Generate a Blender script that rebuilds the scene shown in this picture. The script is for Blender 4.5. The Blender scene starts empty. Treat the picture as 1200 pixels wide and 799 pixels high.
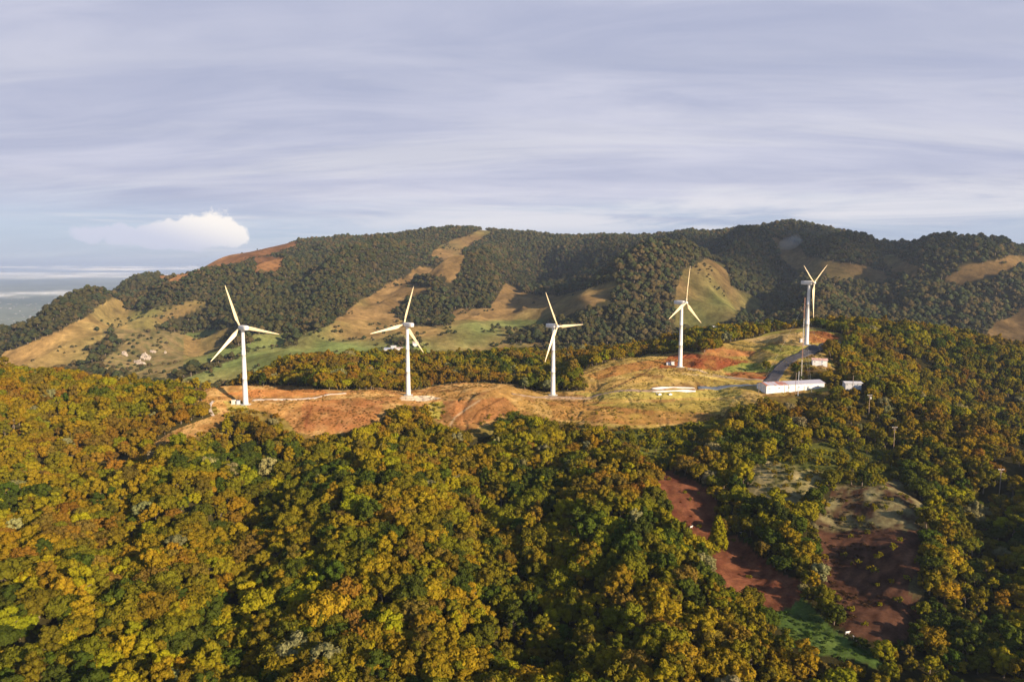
import bpy, bmesh, math, random
import numpy as np
from mathutils import Vector, Matrix

random.seed(7)
rng = np.random.default_rng(11)
scene = bpy.context.scene
col = scene.collection
R = math.radians

# ------------------------------------------------------------------ camera (photo pixels are 1200 x 799)
FPX = 811.0
PITCH = R(6.2)
CP, SP = math.cos(PITCH), math.sin(PITCH)


def ray(px, py):
    """tangents (X/Y, Z/Y) of the view ray through a photo pixel, camera at the origin"""
    u = (px - 600.0) / FPX
    v = (399.5 - py) / FPX
    d = CP + v * SP
    return u / d, (v * CP - SP) / d


def project(X, Y, Z):
    d = Y * CP - Z * SP
    up = Y * SP + Z * CP
    return 600.0 + FPX * X / d, 399.5 - FPX * up / d


# ------------------------------------------------------------------ noise
def _hash(ix, iy, seed):
    h = (ix.astype(np.int64) * 374761393 + iy.astype(np.int64) * 668265263 + seed * 1442695041) & 0xFFFFFFFF
    h = ((h ^ (h >> 13)) * 1274126177) & 0xFFFFFFFF
    h = h ^ (h >> 16)
    return (h & 0xFFFFFF) / float(0xFFFFFF)


def vnoise(x, y, seed=0):
    x = np.asarray(x, float); y = np.asarray(y, float)
    ix = np.floor(x).astype(np.int64); iy = np.floor(y).astype(np.int64)
    fx = x - ix; fy = y - iy
    fx = fx * fx * fx * (fx * (fx * 6 - 15) + 10); fy = fy * fy * fy * (fy * (fy * 6 - 15) + 10)
    a = _hash(ix, iy, seed); b = _hash(ix + 1, iy, seed); c = _hash(ix, iy + 1, seed); d = _hash(ix + 1, iy + 1, seed)
    return (a * (1 - fx) + b * fx) * (1 - fy) + (c * (1 - fx) + d * fx) * fy


def fbm(x, y, wl, octaves=4, seed=0, gain=0.5):
    x = np.asarray(x, float); y = np.asarray(y, float)
    s = 0.0; a = 1.0; t = 0.0
    for o in range(octaves):
        k = 2.0 ** o / wl
        c_, s_ = math.cos(o * 1.1 + 0.5), math.sin(o * 1.1 + 0.5)
        s = s + a * (vnoise((x * c_ - y * s_) * k + 17.3 * o, (x * s_ + y * c_) * k - 9.1 * o, seed + o) * 2 - 1)
        t += a; a *= gain
    return s / t


# ------------------------------------------------------------------ terrain
CT = 6.0   # canopy height taken off where the photo shows tree tops
P = []     # (u, lnY, Z)


def pt(px, py, Y, kind='g'):
    tx, tz = ray(px, py)
    P.append((tx, math.log(Y), tz * Y - (CT if kind == 'c' else 0.0)))


def hid(px, Y, Z):
    P.append(((px - 600.0) / FPX, math.log(Y), Z))


# the near slope
for px in (-220, -60, 60, 160):
    for py, Y in ((799, 152), (700, 192), (620, 240), (572, 282)):
        pt(px, py, Y, 'c')
    pt(px, 545, 312, 'c')
    pt(px, 515, 352, 'c')
    pt(px, 478, 392, 'c')
for px, py, Y in ((-220, 425, 450), (-60, 427, 445), (0, 430, 442), (60, 434, 440), (100, 440, 440), (150, 444, 440), (200, 451, 436)):
    pt(px, py, Y, 'c')
for px in (270, 370, 470, 570, 670):
    for py, Y in ((799, 155), (700, 197), (620, 240), (560, 292), (525, 335)):
        pt(px, py, Y, 'c')
for px in (760,):
    for py, Y in ((799, 158), (700, 200), (620, 240), (560, 290), (520, 335)):
        pt(px, py, Y, 'c')
# bare crest
for px, py, Y in ((200, 512, 352), (215, 490, 372), (240, 470, 400), (288, 474, 397), (330, 474, 397), (300, 464, 412), (300, 457, 428), (250, 456, 428),
                  (380, 460, 424), (405, 463, 420), (350, 500, 366), (400, 490, 376), (440, 480, 392), (440, 459, 432), (478, 463, 434), (510, 461, 436),
                  (530, 480, 400), (560, 496, 376), (560, 453, 442), (600, 455, 442), (648, 463, 445), (640, 478, 408), (690, 460, 446),
                  (700, 490, 385), (760, 494, 382), (820, 492, 385), (740, 470, 412), (790, 466, 416), (850, 462, 420), (720, 455, 440), (790, 456, 426),
                  (690, 447, 462), (680, 440, 475), (720, 424, 505), (760, 418, 515), (797, 430, 480), (760, 436, 466), (850, 440, 462), (860, 452, 432),
                  (830, 430, 478), (830, 412, 515), (850, 403, 540), (900, 395, 555), (880, 415, 510), (880, 432, 475), (944, 404, 500), (920, 404, 505),
                  (905, 412, 495), (940, 390, 545), (980, 392, 545), (985, 402, 520), (950, 412, 490), (920, 428, 462), (910, 446, 436),
                  (872, 459, 415), (965, 455, 418), (920, 462, 412), (960, 427, 455), (1000, 457, 405)):
    pt(px, py, Y, 'g')
# strip of wood behind the crest
for px, py, Y in ((300, 452, 470), (250, 448, 480), (340, 440, 520), (340, 418, 570), (400, 413, 590), (440, 440, 500), (470, 412, 640), (500, 450, 480),
                  (540, 412, 640), (540, 440, 520), (600, 445, 500), (600, 409, 640), (660, 430, 540), (680, 407, 640), (740, 403, 640), (760, 410, 560), (790, 392, 650),
                  (830, 386, 650), (880, 382, 640), (940, 377, 620), (1000, 373, 600), (1060, 377, 575), (1100, 386, 560), (1150, 395, 555), (1200, 405, 545),
                  (1280, 415, 540), (1400, 430, 530)):
    pt(px, py, Y, 'c')
# spur and dark hollow on the right
for px, py, Y in ((1010, 428, 455), (1035, 440, 430), (1060, 452, 410), (1100, 472, 380), (1150, 492, 352), (1200, 512, 330), (1300, 550, 300), (1420, 600, 270),
                  (1040, 500, 345), (1100, 540, 305), (1170, 570, 280), (1100, 600, 262), (1180, 620, 250), (980, 500, 340), (930, 510, 330), (880, 515, 330),
                  (1100, 700, 208), (1180, 700, 205), (1100, 799, 165), (1200, 799, 160), (1350, 799, 155), (1350, 650, 225), (1000, 799, 165), (900, 799, 160), (820, 799, 158),
                  (830, 740, 180)):
    pt(px, py, Y, 'c')
for px, Y, Z in ((1060, 500, -72), (1110, 460, -93), (1170, 440, -109), (1250, 420, -122), (1400, 400, -132)):
    hid(px, Y, Z)
# clearings
for px, py, Y in ((800, 575, 288), (830, 600, 268), (860, 640, 244), (900, 690, 218), (850, 670, 226), (940, 730, 200), (1000, 765, 184),
                  (905, 565, 285), (940, 560, 288), (975, 610, 258), (1030, 575, 275), (1020, 640, 238), (1040, 700, 210), (1010, 720, 202)):
    pt(px, py, Y, 'g')
# hidden ground between the ridge and the mountain
for px, Y, Z in ((-220, 540, -105), (0, 540, -104), (150, 540, -106), (-220, 750, -150), (0, 750, -150), (150, 720, -140), (260, 560, -100), (260, 700, -135), (380, 700, -120),
                 (500, 780, -122), (600, 780, -124), (700, 780, -120), (800, 800, -115), (900, 780, -100), (1000, 760, -95), (1100, 720, -105), (1200, 700, -110), (1350, 700, -115)):
    hid(px, Y, Z)
# the mountain
M = {-160: [(440, 1000), (425, 1200), (412, 1350)],
     -60: [(432, 1000), (415, 1180), (400, 1350)],
     0: [(425, 1050), (405, 1200), (391, 1350)],
     60: [(425, 980), (402, 1150), (380, 1380)],
     105: [(420, 950), (400, 1130), (375, 1320), (356, 1480)],
     150: [(435, 840), (410, 1020), (380, 1270), (355, 1480), (331, 1650)],
     200: [(440, 800), (415, 930), (390, 1150), (350, 1480), (322, 1750)],
     250: [(440, 790), (410, 930), (380, 1170), (340, 1530), (306, 1900)],
     300: [(438, 780), (400, 980), (370, 1200), (330, 1550), (294, 2000)],
     350: [(420, 830), (395, 980), (360, 1280), (320, 1700), (284, 2100)],
     400: [(408, 900), (385, 1090), (350, 1400), (310, 1800), (281, 2150)],
     450: [(405, 920), (385, 1090), (350, 1400), (310, 1800), (278, 2180)],
     500: [(405, 940), (385, 1100), (350, 1400), (310, 1800), (272, 2200)],
     550: [(405, 940), (385, 1090), (350, 1420), (310, 1820), (268, 2250)],
     600: [(405, 940), (385, 1080), (350, 1440), (310, 1840), (273, 2220)],
     650: [(405, 930), (385, 1060), (350, 1400), (310, 1800), (277, 2180)],
     700: [(402, 920), (380, 1040), (350, 1330), (310, 1740), (279, 2150)],
     760: [(395, 920), (370, 1060), (335, 1360), (305, 1740), (279, 2120)],
     800: [(388, 930), (360, 1130), (330, 1400), (300, 1740), (275, 2080)],
     870: [(385, 930), (350, 1150), (310, 1440), (285, 1800), (269, 1990)],
     930: [(375, 930), (345, 1150), (315, 1440), (285, 1760), (261, 1960)],
     1000: [(372, 930), (340, 1200), (315, 1480), (290, 1780), (276, 1970)],
     1060: [(385, 880), (350, 1130), (320, 1430), (296, 1850)],
     1110: [(385, 880), (350, 1140), (315, 1470), (294, 1880)],
     1160: [(398, 840), (360, 1050), (325, 1380), (299, 1860)],
     1210: [(402, 840), (360, 1050), (325, 1380), (290, 1860)],
     1330: [(410, 840), (360, 1050), (310, 1400), (284, 1880)],
     1450: [(410, 840), (360, 1050), (310, 1400), (284, 1880)]}
for px, rows in M.items():
    for py, Y in rows:
        pt(px, py, Y, 'g')
    Yc = rows[-1][1]; zc = P[-1][2]
    if px < 130:
        hid(px, Yc + 260, zc - 110)
        hid(px, Yc + 900, -395)
        hid(px, 3200, -412)
    else:
        hid(px, Yc + 300, zc - 70)
        hid(px, Yc + 1000, max(-380, zc - 320))
        hid(px, 4400, -405)
for px in (-250, 100, 450, 800, 1150, 1500):
    for Y in (5200, 7500, 11000):
        hid(px, Y, -412)
for px in (-350, 200, 600, 1000, 1500):
    hid(px, 95, -108); hid(px, 60, -112)
for px in (-500, 1750):
    for Y, Z in ((60, -112), (110, -108), (200, -105), (320, -100), (430, -95), (560, -110), (800, -135), (1200, -140), (1900, -60 if px > 0 else -250), (3000, -380)):
        hid(px, Y, Z)

P = np.array(P)
U0, L0, Z0 = P[:, 0], P[:, 1], P[:, 2]
KU = 2.2


def tpsk(d2):
    return 0.5 * d2 * np.log(d2 + 1e-12)


n = len(P)
A = np.zeros((n + 3, n + 3))
dd = (KU * (U0[:, None] - U0[None, :])) ** 2 + (L0[:, None] - L0[None, :]) ** 2
A[:n, :n] = tpsk(dd) + np.eye(n) * 2e-5
A[:n, n] = 1; A[:n, n + 1] = KU * U0; A[:n, n + 2] = L0
A[n:, :n] = A[:n, n:].T
W = np.linalg.solve(A, np.concatenate([Z0, np.zeros(3)]))


def tps(u, l):
    u = u.ravel(); l = l.ravel()
    out = np.empty(len(u))
    for i in range(0, len(u), 20000):
        a = u[i:i + 20000]; b = l[i:i + 20000]
        d2 = (KU * (a[:, None] - U0[None, :])) ** 2 + (b[:, None] - L0[None, :]) ** 2
        out[i:i + 20000] = tpsk(d2) @ W[:n] + W[n] + W[n + 1] * KU * a + W[n + 2] * b
    return out


# grid: u = X/Y, rows at distances Y
u_in = np.linspace(-0.84, 0.84, 860)
u_out = np.linspace(0.84, 1.5, 60)[1:]
GU = np.concatenate([-u_out[::-1], u_in, u_out])
GY = np.concatenate([np.exp(np.linspace(math.log(60), math.log(330), 210)), np.exp(np.linspace(math.log(330), math.log(620), 270))[1:],
                     np.exp(np.linspace(math.log(620), math.log(2500), 270))[1:], np.exp(np.linspace(math.log(2500), math.log(60000), 70))[1:]])
NU, NY = len(GU), len(GY)
GUc = np.linspace(GU[0], GU[-1], 240)
lc = np.linspace(math.log(60), math.log(11000), 420)
cu, cl = np.meshgrid(GUc, lc)
coarse = tps(cu, cl).reshape(cu.shape)


def cubic_rows(Fv, xq, x0, dx):
    """Catmull-Rom along axis 0"""
    t = (xq - x0) / dx
    i = np.clip(np.floor(t).astype(int), 1, Fv.shape[0] - 3)
    f = (np.clip(t, 0, Fv.shape[0] - 1) - i)[:, None]
    a, b, c, d = Fv[i - 1], Fv[i], Fv[i + 1], Fv[i + 2]
    return b + 0.5 * f * (c - a + f * (2 * a - 5 * b + 4 * c - d + f * (3 * (b - c) + d - a)))


tmp = cubic_rows(coarse, np.minimum(np.log(GY), lc[-1]), lc[0], lc[1] - lc[0])
HZ = cubic_rows(tmp.T.copy(), GU, GUc[0], GUc[1] - GUc[0]).T.copy()
UU, YY = np.meshgrid(GU, GY)
XX = UU * YY
PLAIN = -412.0
farw = np.clip((YY - 3200) / 1500, 0, 1)[:, :]
HZ = HZ * (1 - farw) + PLAIN * farw
HZ = np.maximum(HZ, PLAIN - 6)


def seg_bump(pts, amp, width, yr=None):
    """raise (or cut) the ground along a line of world points, tapering to its ends"""
    global HZ
    pts = np.array(pts)
    L = np.concatenate([[0], np.cumsum(np.hypot(*(pts[1:] - pts[:-1]).T))])
    lo = pts.min(0) - 3 * width; hi = pts.max(0) + 3 * width
    m = (XX > lo[0]) & (XX < hi[0]) & (YY > lo[1]) & (YY < hi[1])
    x, y = XX[m], YY[m]
    best = np.full(len(x), 1e18); bt = np.zeros(len(x))
    for k in range(len(pts) - 1):
        a = pts[k]; d = pts[k + 1] - a; l2 = d @ d + 1e-9
        t = np.clip(((x - a[0]) * d[0] + (y - a[1]) * d[1]) / l2, 0, 1)
        q = (x - a[0] - t * d[0]) ** 2 + (y - a[1] - t * d[1]) ** 2
        sel = q < best
        best[sel] = q[sel]; bt[sel] = (L[k] + t * math.sqrt(l2))[sel]
    s = bt / L[-1]
    taper = np.clip(np.minimum(s, 1 - s) / 0.22, 0.12, 1)
    crest = np.clip((1990 - np.clip((-0.27 - x / y) / 0.1, 0, 1) * 330 - np.clip((x / y - 0.30) / 0.05, 0, 1) * 170 - y) / 330, 0.0, 1)
    HZ[m] += amp * taper * crest * np.exp(-best / (2 * width * width))


def WL(*a):
    return [((px - 600.0) / FPX * Y, Y) for px, Y in a]


# spurs and gullies of the mountain
for a, amp, w in ((WL((545, 2120), (490, 1850), (430, 1550), (380, 1320), (345, 1120)), 42, 60),
                  (WL((620, 2100), (575, 1750), (550, 1450), (490, 1240)), 38, 60),
                  (WL((705, 2080), (720, 1750), (730, 1450)), 34, 55), (WL((660, 2080), (655, 1700)), 22, 40),
                  (WL((880, 1900), (865, 1500), (800, 1300), (740, 1120), (650, 980)), 40, 75),
                  (WL((800, 2000), (780, 1650)), 26, 50), (WL((290, 1950), (235, 1550), (190, 1250)), 26, 60),
                  (WL((400, 2050), (330, 1620), (290, 1300)), 28, 60), (WL((450, 2080), (400, 1750)), 20, 45),
                  (WL((990, 1900), (1005, 1550), (960, 1200)), 28, 65), (WL((1110, 1800), (1075, 1400), (1080, 1100)), 28, 60),
                  (WL((1210, 1600), (1160, 1300), (1120, 1050)), 30, 60), (WL((140, 1500), (90, 1250), (40, 1050)), 20, 50),
                  (WL((515, 1900), (450, 1500), (350, 1250), (320, 1150)), -22, 40), (WL((640, 1950), (650, 1600)), -16, 35),
                  (WL((750, 1950), (760, 1600), (770, 1300)), -18, 40), (WL((840, 1800), (835, 1500), (815, 1250)), -22, 45),
                  (WL((930, 1500), (920, 1350), (860, 1050)), -14, 40), (WL((1040, 1700), (1040, 1400), (1030, 1100)), -16, 45),
                  (WL((220, 1300), (260, 1000), (200, 850)), -16, 35), (WL((190, 1700), (150, 1400), (120, 1150)), -10, 35),
                  (WL((330, 1900), (270, 1600), (240, 1300)), 18, 35), (WL((755, 1900), (745, 1600)), 20, 30), (WL((930, 1750), (950, 1500)), 18, 35)):
    seg_bump(a, amp * 2.1, w * 0.85)
# folds of the near slope
for a, amp, w in ((WL((800, 282), (850, 246), (915, 210)), -2, 14), (WL((905, 282), (935, 244), (975, 204)), 1.2, 8),
                  (WL((1020, 280), (1030, 236), (1045, 200)), -4, 14), (WL((1110, 290), (1105, 240), (1110, 200)), 5, 12),
                  (WL((560, 320), (575, 250), (600, 190), (585, 140)), -6, 11), (WL((310, 330), (280, 250), (240, 190), (250, 140)), -6, 11),
                  (WL((130, 300), (120, 230), (100, 170)), -4, 10), (WL((420, 330), (430, 240), (400, 170)), 4, 14), (WL((700, 330), (715, 250), (740, 180)), 4, 14),
                  (WL((-20, 318), (80, 320), (170, 330)), -5, 10), (WL((1080, 420), (1160, 370), (1230, 330)), 3, 14),
                  (WL((1000, 330), (1080, 290), (1180, 255)), -4, 10), (WL((600, 700), (380, 760), (330, 850)), -6, 40),
                  (WL((200, 340), (190, 260), (170, 180)), 3.5, 9), (WL((480, 340), (500, 250), (500, 160)), 3.5, 10), (WL((640, 335), (660, 240), (680, 150)), -4, 9),
                  (WL((780, 260), (790, 200), (800, 150)), 3, 9), (WL((1090, 235), (1100, 200)), 4, 9), (WL((40, 260), (20, 170)), 4, 10), (WL((1180, 300), (1190, 220)), -4, 10)):
    seg_bump(a, amp * 1.15, w)
# earthworks on the bare crest: banks, terraces, cuttings
for a, amp, w in ((WL((235, 424), (300, 424), (372, 420)), 2.6, 4.5), (WL((250, 408), (300, 409), (385, 411)), -0.7, 3),
                  (WL((510, 402), (560, 404), (605, 415)), 3.0, 8), (WL((575, 438), (610, 440)), 2.0, 4), (WL((530, 384), (545, 400), (558, 418)), -0.9, 1.6),
                  (WL((345, 372), (355, 390)), -1.0, 2.0), (WL((420, 400), (438, 390), (445, 380)), -0.8, 1.6),
                  (WL((815, 505), (850, 508), (880, 505)), 4.5, 9), (WL((810, 482), (850, 484), (878, 480)), 2.2, 6), (WL((820, 470), (870, 468)), -1.6, 5),
                  (WL((890, 478), (905, 470)), 2.0, 5), (WL((905, 530), (940, 528), (965, 522)), 3.0, 6), (WL((700, 448), (790, 452)), 1.4, 3),
                  (WL((735, 404), (775, 398), (830, 402)), 1.6, 4), (WL((675, 400), (720, 398)), 1.2, 4)):
    seg_bump(a, amp, w)

near = np.exp(-((YY - 50) / 480.0) ** 4)
mtn = np.clip((YY - 700) / 300, 0, 1) * np.clip((3600 - YY) / 900, 0, 1)
HZ += fbm(XX, YY, 60, 4, 3) * 2.4 * near + fbm(XX, YY, 14, 3, 5) * 0.45 * np.clip((640 - YY) / 60, 0, 1)
rid = 1 - np.abs(fbm(XX, YY * 0.6, 250, 4, 21)) * 2
HZ += mtn * (rid * 34 - 17 + fbm(XX, YY, 90, 3, 31) * 7) * np.clip((2050 - YY) / 450, 0.22, 1)
HZ += np.clip((YY - 5000) / 8000, 0, 1) * (fbm(XX, YY, 5000, 4, 41) * 18)

LGY = np.log(GY)


def H(X, Y):
    X = np.asarray(X, float); Y = np.asarray(Y, float)
    u = X / Y
    i = np.clip(np.searchsorted(GU, u) - 1, 0, NU - 2)
    j = np.clip(np.searchsorted(GY, Y) - 1, 0, NY - 2)
    fu = np.clip((u - GU[i]) / (GU[i + 1] - GU[i]), 0, 1); fy = np.clip((Y - GY[j]) / (GY[j + 1] - GY[j]), 0, 1)
    return (HZ[j, i] * (1 - fu) + HZ[j, i + 1] * fu) * (1 - fy) + (HZ[j + 1, i] * (1 - fu) + HZ[j + 1, i + 1] * fu) * fy


def cast(px, py, Y0=140.0, Y1=640.0, step=0.6):
    """first point of the ground on the line of sight through a photo pixel, within a span of distances"""
    tx, tz = ray(px, py)
    Ys = np.arange(Y0, Y1, step)
    h = H(tx * Ys, Ys)
    below = tz * Ys <= h
    k = int(np.argmax(below)) if below.any() else int(np.argmin(np.abs(tz * Ys - h)))
    Y = Ys[k]
    return Vector((tx * Y, Y, float(H(tx * Y, Y))))


def ground(px, Y, dz=0.0):
    X = (px - 600.0) / FPX * Y
    return Vector((X, Y, float(H(X, Y)) + dz))


_u, _w = project(XX, YY, HZ)
_m = (YY < 335) & (YY > 170) & (_u > 760) & (_u < 1085) & (_w > 530) & (_w < 800)
HZ += np.where(_m, fbm(XX, YY, 7, 3, 201) * 0.5 + np.sin((YY * 0.85 - XX * 0.4 + fbm(XX, YY, 15, 2, 202) * 4) * 1.5) * 0.16, 0)
_m = (YY > 340) & (YY < 560) & (_w < 515) & (_u > 170) & (_u < 1000)
HZ += np.where(_m, fbm(XX, YY, 9, 3, 203) * 0.55 - 0.9 * np.clip(0.10 - np.abs(fbm(XX * 1.6, YY * 0.6, 16, 3, 204)), 0, 1) * 10 * 0.7, 0)


# flatten pads under the things that stand level
def pad(c, rad, soft):
    global HZ
    d = np.hypot(XX - c.x, YY - c.y)
    w = np.clip(1 - (d - rad) / soft, 0, 1); w = w * w * (3 - 2 * w)
    HZ = HZ * (1 - w) + c.z * w


T_SPEC = [(288, 474, 397, -46, -17), (478.5, 463, 434, -46, 20), (648, 463, 445, 134, -29), (797, 430, 480, 134, 7), (945, 404, 500, 134, 60)]
T_POS = []
for px, py, Y, brg, ph in T_SPEC:
    c = cast(px, py, Y - 25, Y + 25, 0.25)
    pad(c, 4.5, 6)
    T_POS.append(c)
SHED_A = cast(898, 461.5, 380, 450, 0.25)
SHED_B = cast(966, 453.5, 380, 470, 0.25)
BLD = cast(790, 461, 390, 450, 0.25)

# ------------------------------------------------------------------ land cover (base colours of the land)
PX, PY = project(XX, YY, HZ)
jit = 1.5
JX = PX + fbm(XX, YY, 22, 3, 51) * np.where(YY < 700, np.where(YY < 335, 22, 6), 0) + fbm(XX, YY, 120, 3, 52) * np.where(YY >= 700, 8, 0)
JY = PY + fbm(XX, YY, 22, 3, 53) * np.where(YY < 700, np.where(YY < 335, 14, 3), 0) + fbm(XX, YY, 120, 3, 54) * np.where(YY >= 700, 5, 0)


def inpoly(x, y, poly):
    x = np.asarray(x); y = np.asarray(y)
    c = np.zeros(x.shape, bool)
    xs = [p[0] for p in poly]; ys = [p[1] for p in poly]
    bb = (x > min(xs)) & (x < max(xs)) & (y > min(ys)) & (y < max(ys))
    xi, yi = x[bb], y[bb]
    r = np.zeros(xi.shape, bool)
    j = len(poly) - 1
    for i in range(len(poly)):
        if ys[i] != ys[j]:
            t = ((ys[i] > yi) != (ys[j] > yi)) & (xi < (xs[j] - xs[i]) * (yi - ys[i]) / (ys[j] - ys[i]) + xs[i])
            r ^= t
        j = i
    c[bb] = r
    return c


RIDGE = [(175, 522), (200, 505), (235, 492), (255, 484), (250, 476), (232, 470), (226, 458), (240, 452), (300, 451), (380, 454), (405, 457), (440, 455), (475, 458), (520, 452),
         (560, 449), (600, 451), (640, 459), (688, 456), (690, 448), (672, 437), (690, 430), (715, 422), (760, 415), (787, 413), (800, 410), (822, 412), (842, 411), (848, 402),
         (880, 396), (900, 390), (925, 386), (945, 382), (965, 386), (985, 392), (1000, 402), (975, 410), (962, 416), (982, 422), (980, 432), (950, 430), (932, 424), (924, 434), (926, 445),
         (970, 447), (972, 456), (935, 462), (902, 467), (880, 476), (850, 478), (845, 488), (800, 498), (760, 502), (700, 499), (660, 495), (620, 489), (600, 482), (575, 497), (545, 503),
         (520, 500), (502, 488), (498, 476), (470, 474), (455, 482), (452, 492), (425, 501), (395, 509), (370, 513), (345, 508), (335, 495), (318, 484), (292, 479), (270, 481), (262, 490),
         (262, 502), (240, 507), (215, 517), (185, 525)]
C1 = [(780, 560), (812, 560), (828, 578), (838, 604), (848, 626), (874, 622), (893, 640), (908, 660), (932, 680), (935, 700), (925, 712), (895, 706), (850, 687), (826, 664), (832, 645), (800, 640), (792, 615), (768, 590)]
GM = [(898, 708), (935, 694), (960, 712), (990, 742), (1030, 768), (1042, 792), (1000, 778), (960, 765), (920, 748), (900, 728)]
C2 = [(965, 598), (990, 575), (1030, 558), (1065, 568), (1078, 600), (1074, 640), (1080, 680), (1076, 720), (1058, 752), (1020, 748), (982, 722), (968, 690), (962, 650), (955, 620)]
MG = [(868, 560), (905, 535), (945, 543), (985, 560), (968, 592), (930, 602), (892, 594), (870, 577)]
LOWV = [(700, 505), (800, 498), (845, 490), (862, 500), (830, 520), (800, 548), (780, 560), (760, 540), (720, 520)]
LOWV2 = [(985, 520), (1040, 520), (1070, 560), (1030, 560), (985, 575), (960, 560), (900, 535), (905, 520)]
MP = {'ridge_pasture': [(185, 326), (200, 311), (235, 296), (290, 284), (335, 278), (350, 285), (318, 297), (275, 308), (235, 320), (205, 330)],
      'small': [(300, 302), (318, 299), (332, 303), (328, 318), (300, 320)],
      'left': [(136, 350), (148, 354), (152, 364), (170, 362), (232, 350), (245, 358), (205, 374), (168, 392), (135, 402), (118, 420), (64, 434), (-20, 436), (5, 414), (32, 405), (72, 390), (94, 376), (116, 358)],
      'valley': [(112, 428), (145, 400), (176, 384), (230, 393), (270, 386), (300, 391), (345, 388), (372, 384), (420, 372), (440, 385), (470, 380), (500, 385), (560, 385), (600, 385), (640, 385), (640, 408), (600, 415), (420, 418), (300, 438), (250, 450), (160, 446)],
      'mid': [(572, 266), (535, 280), (510, 293), (487, 315), (453, 335), (430, 348), (400, 368), (368, 385), (380, 400), (400, 412), (527, 410), (593, 405), (640, 387), (668, 366), (715, 352), (722, 330), (700, 334), (653, 345), (613, 341), (590, 330), (578, 362), (533, 362), (527, 379), (477, 379), (463, 363), (472, 352), (517, 338), (533, 330), (541, 307), (548, 290), (575, 275)],
      'mid2': [(795, 320), (822, 303), (845, 307), (856, 335), (880, 348), (896, 360), (852, 376), (820, 386), (790, 384), (790, 350)],
      'mist': [(908, 282), (930, 285), (945, 300), (985, 308), (1040, 318), (1042, 330), (1000, 329), (950, 324), (918, 308)],
      'east': [(1030, 300), (1045, 296), (1075, 312), (1072, 322), (1048, 320)],
      'east2': [(1105, 328), (1130, 312), (1180, 300), (1205, 302), (1205, 312), (1160, 322), (1130, 332)],
      'east3': [(1150, 398), (1165, 378), (1205, 360), (1300, 350), (1300, 420), (1205, 408), (1170, 404)]}
# patches of wood left standing inside the pastures
WOODS = [[(485, 326), (500, 322), (524, 326), (522, 338), (498, 338), (484, 334)], [(490, 303), (505, 300), (522, 306), (512, 313), (492, 312)], [(265, 392), (290, 388), (300, 400), (275, 408), (262, 402)],
         [(200, 436), (240, 425), (275, 412), (285, 418), (250, 432), (215, 443)], [(120, 398), (130, 390), (140, 393), (136, 412), (108, 416), (100, 408)], [(640, 378), (650, 370), (662, 374), (655, 384)],
         [(595, 392), (620, 380), (640, 380), (640, 400), (600, 402)], [(330, 392), (345, 390), (350, 402), (335, 404)], [(460, 395), (470, 392), (472, 408), (462, 410)]]

nearm = YY < 640
farm = (YY > 720) & (YY < 2700)
ridge_m = nearm & (YY > 340) & inpoly(JX, JY, RIDGE)
c1_m = nearm & (YY < 330) & inpoly(JX, JY, C1)
c2_m = nearm & (YY < 330) & inpoly(JX, JY, C2)
gm_m = nearm & (YY < 330) & inpoly(JX, JY, GM)
mg_m = nearm & (YY < 340) & inpoly(JX, JY, MG)
lv_m = nearm & (YY < 400) & (inpoly(JX, JY, LOWV) | inpoly(JX, JY, LOWV2))
past = np.zeros(XX.shape, bool)
orange = np.zeros(XX.shape, bool)
for k, poly in MP.items():
    mm = farm & inpoly(JX, JY, poly)
    past |= mm
    if k in ('ridge_pasture', 'small'):
        orange |= mm
for poly in WOODS:
    past &= ~(farm & inpoly(JX, JY, poly))

LC = np.empty(XX.shape + (3,))
LC[:] = (0.035, 0.030, 0.011)


def mix(m, a, b, f):
    f = np.clip(f, 0, 1)[..., None]
    LC[m] = (np.array(a) * (1 - f) + np.array(b) * f)[m]


n1 = fbm(XX, YY, 30, 4, 61) * 0.9 + 0.5
n2 = fbm(XX, YY, 9, 3, 62) * 0.9 + 0.5
n3 = fbm(XX, YY * 0.6, 160, 4, 63) * 1.4 + 0.5
# bare crest: dry orange grass left, yellow grass right and on the level tops
warm = np.clip((720 - PX) / 160, 0, 1) * 0.75 + 0.25 * np.clip(n1, 0, 1)
ora = np.array([0.265, 0.130, 0.045]); yel = np.array([0.36, 0.25, 0.065]); grn = np.array([0.20, 0.215, 0.045]); red = np.array([0.22, 0.062, 0.024]); straw = np.array([0.46, 0.31, 0.13])
base = yel[None, None] * (1 - warm[..., None]) + ora[None, None] * warm[..., None]
n6 = fbm(XX, YY * 0.7, 4.5, 3, 65) * 1.3 + 0.5
f = np.clip((n6 * 0.6 + n2 * 0.5 - 0.45) * 2.2, 0, 1)[..., None] * 0.5
base = base * (1 - f) + straw * f
f = (np.clip((n1 - 0.55) * 3, 0, 1) * np.clip((PX - 660) / 80, 0, 1))[..., None] * 0.7
base = base * (1 - f) + grn * f
f = (np.clip((fbm(XX, YY, 12, 4, 66) - 0.18) * 5, 0, 1))[..., None] * 0.6
base = base * (1 - f) + np.array([0.17, 0.075, 0.03]) * f
LC[ridge_m] = base[ridge_m]


def patch(poly, colr, amt=1.0, yr=(340, 640), soft=None, m=None):
    mm = (YY > yr[0]) & (YY < yr[1]) & inpoly(PX + (JX - PX) * 0.5, PY + (JY - PY) * 0.4, poly)
    if m is not None:
        mm &= m
    a = amt * (0.7 + 0.6 * np.clip(n2, 0, 1))[mm][:, None]
    a = np.clip(a, 0, 1)
    LC[mm] = LC[mm] * (1 - a) + np.array(colr) * a


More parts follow.
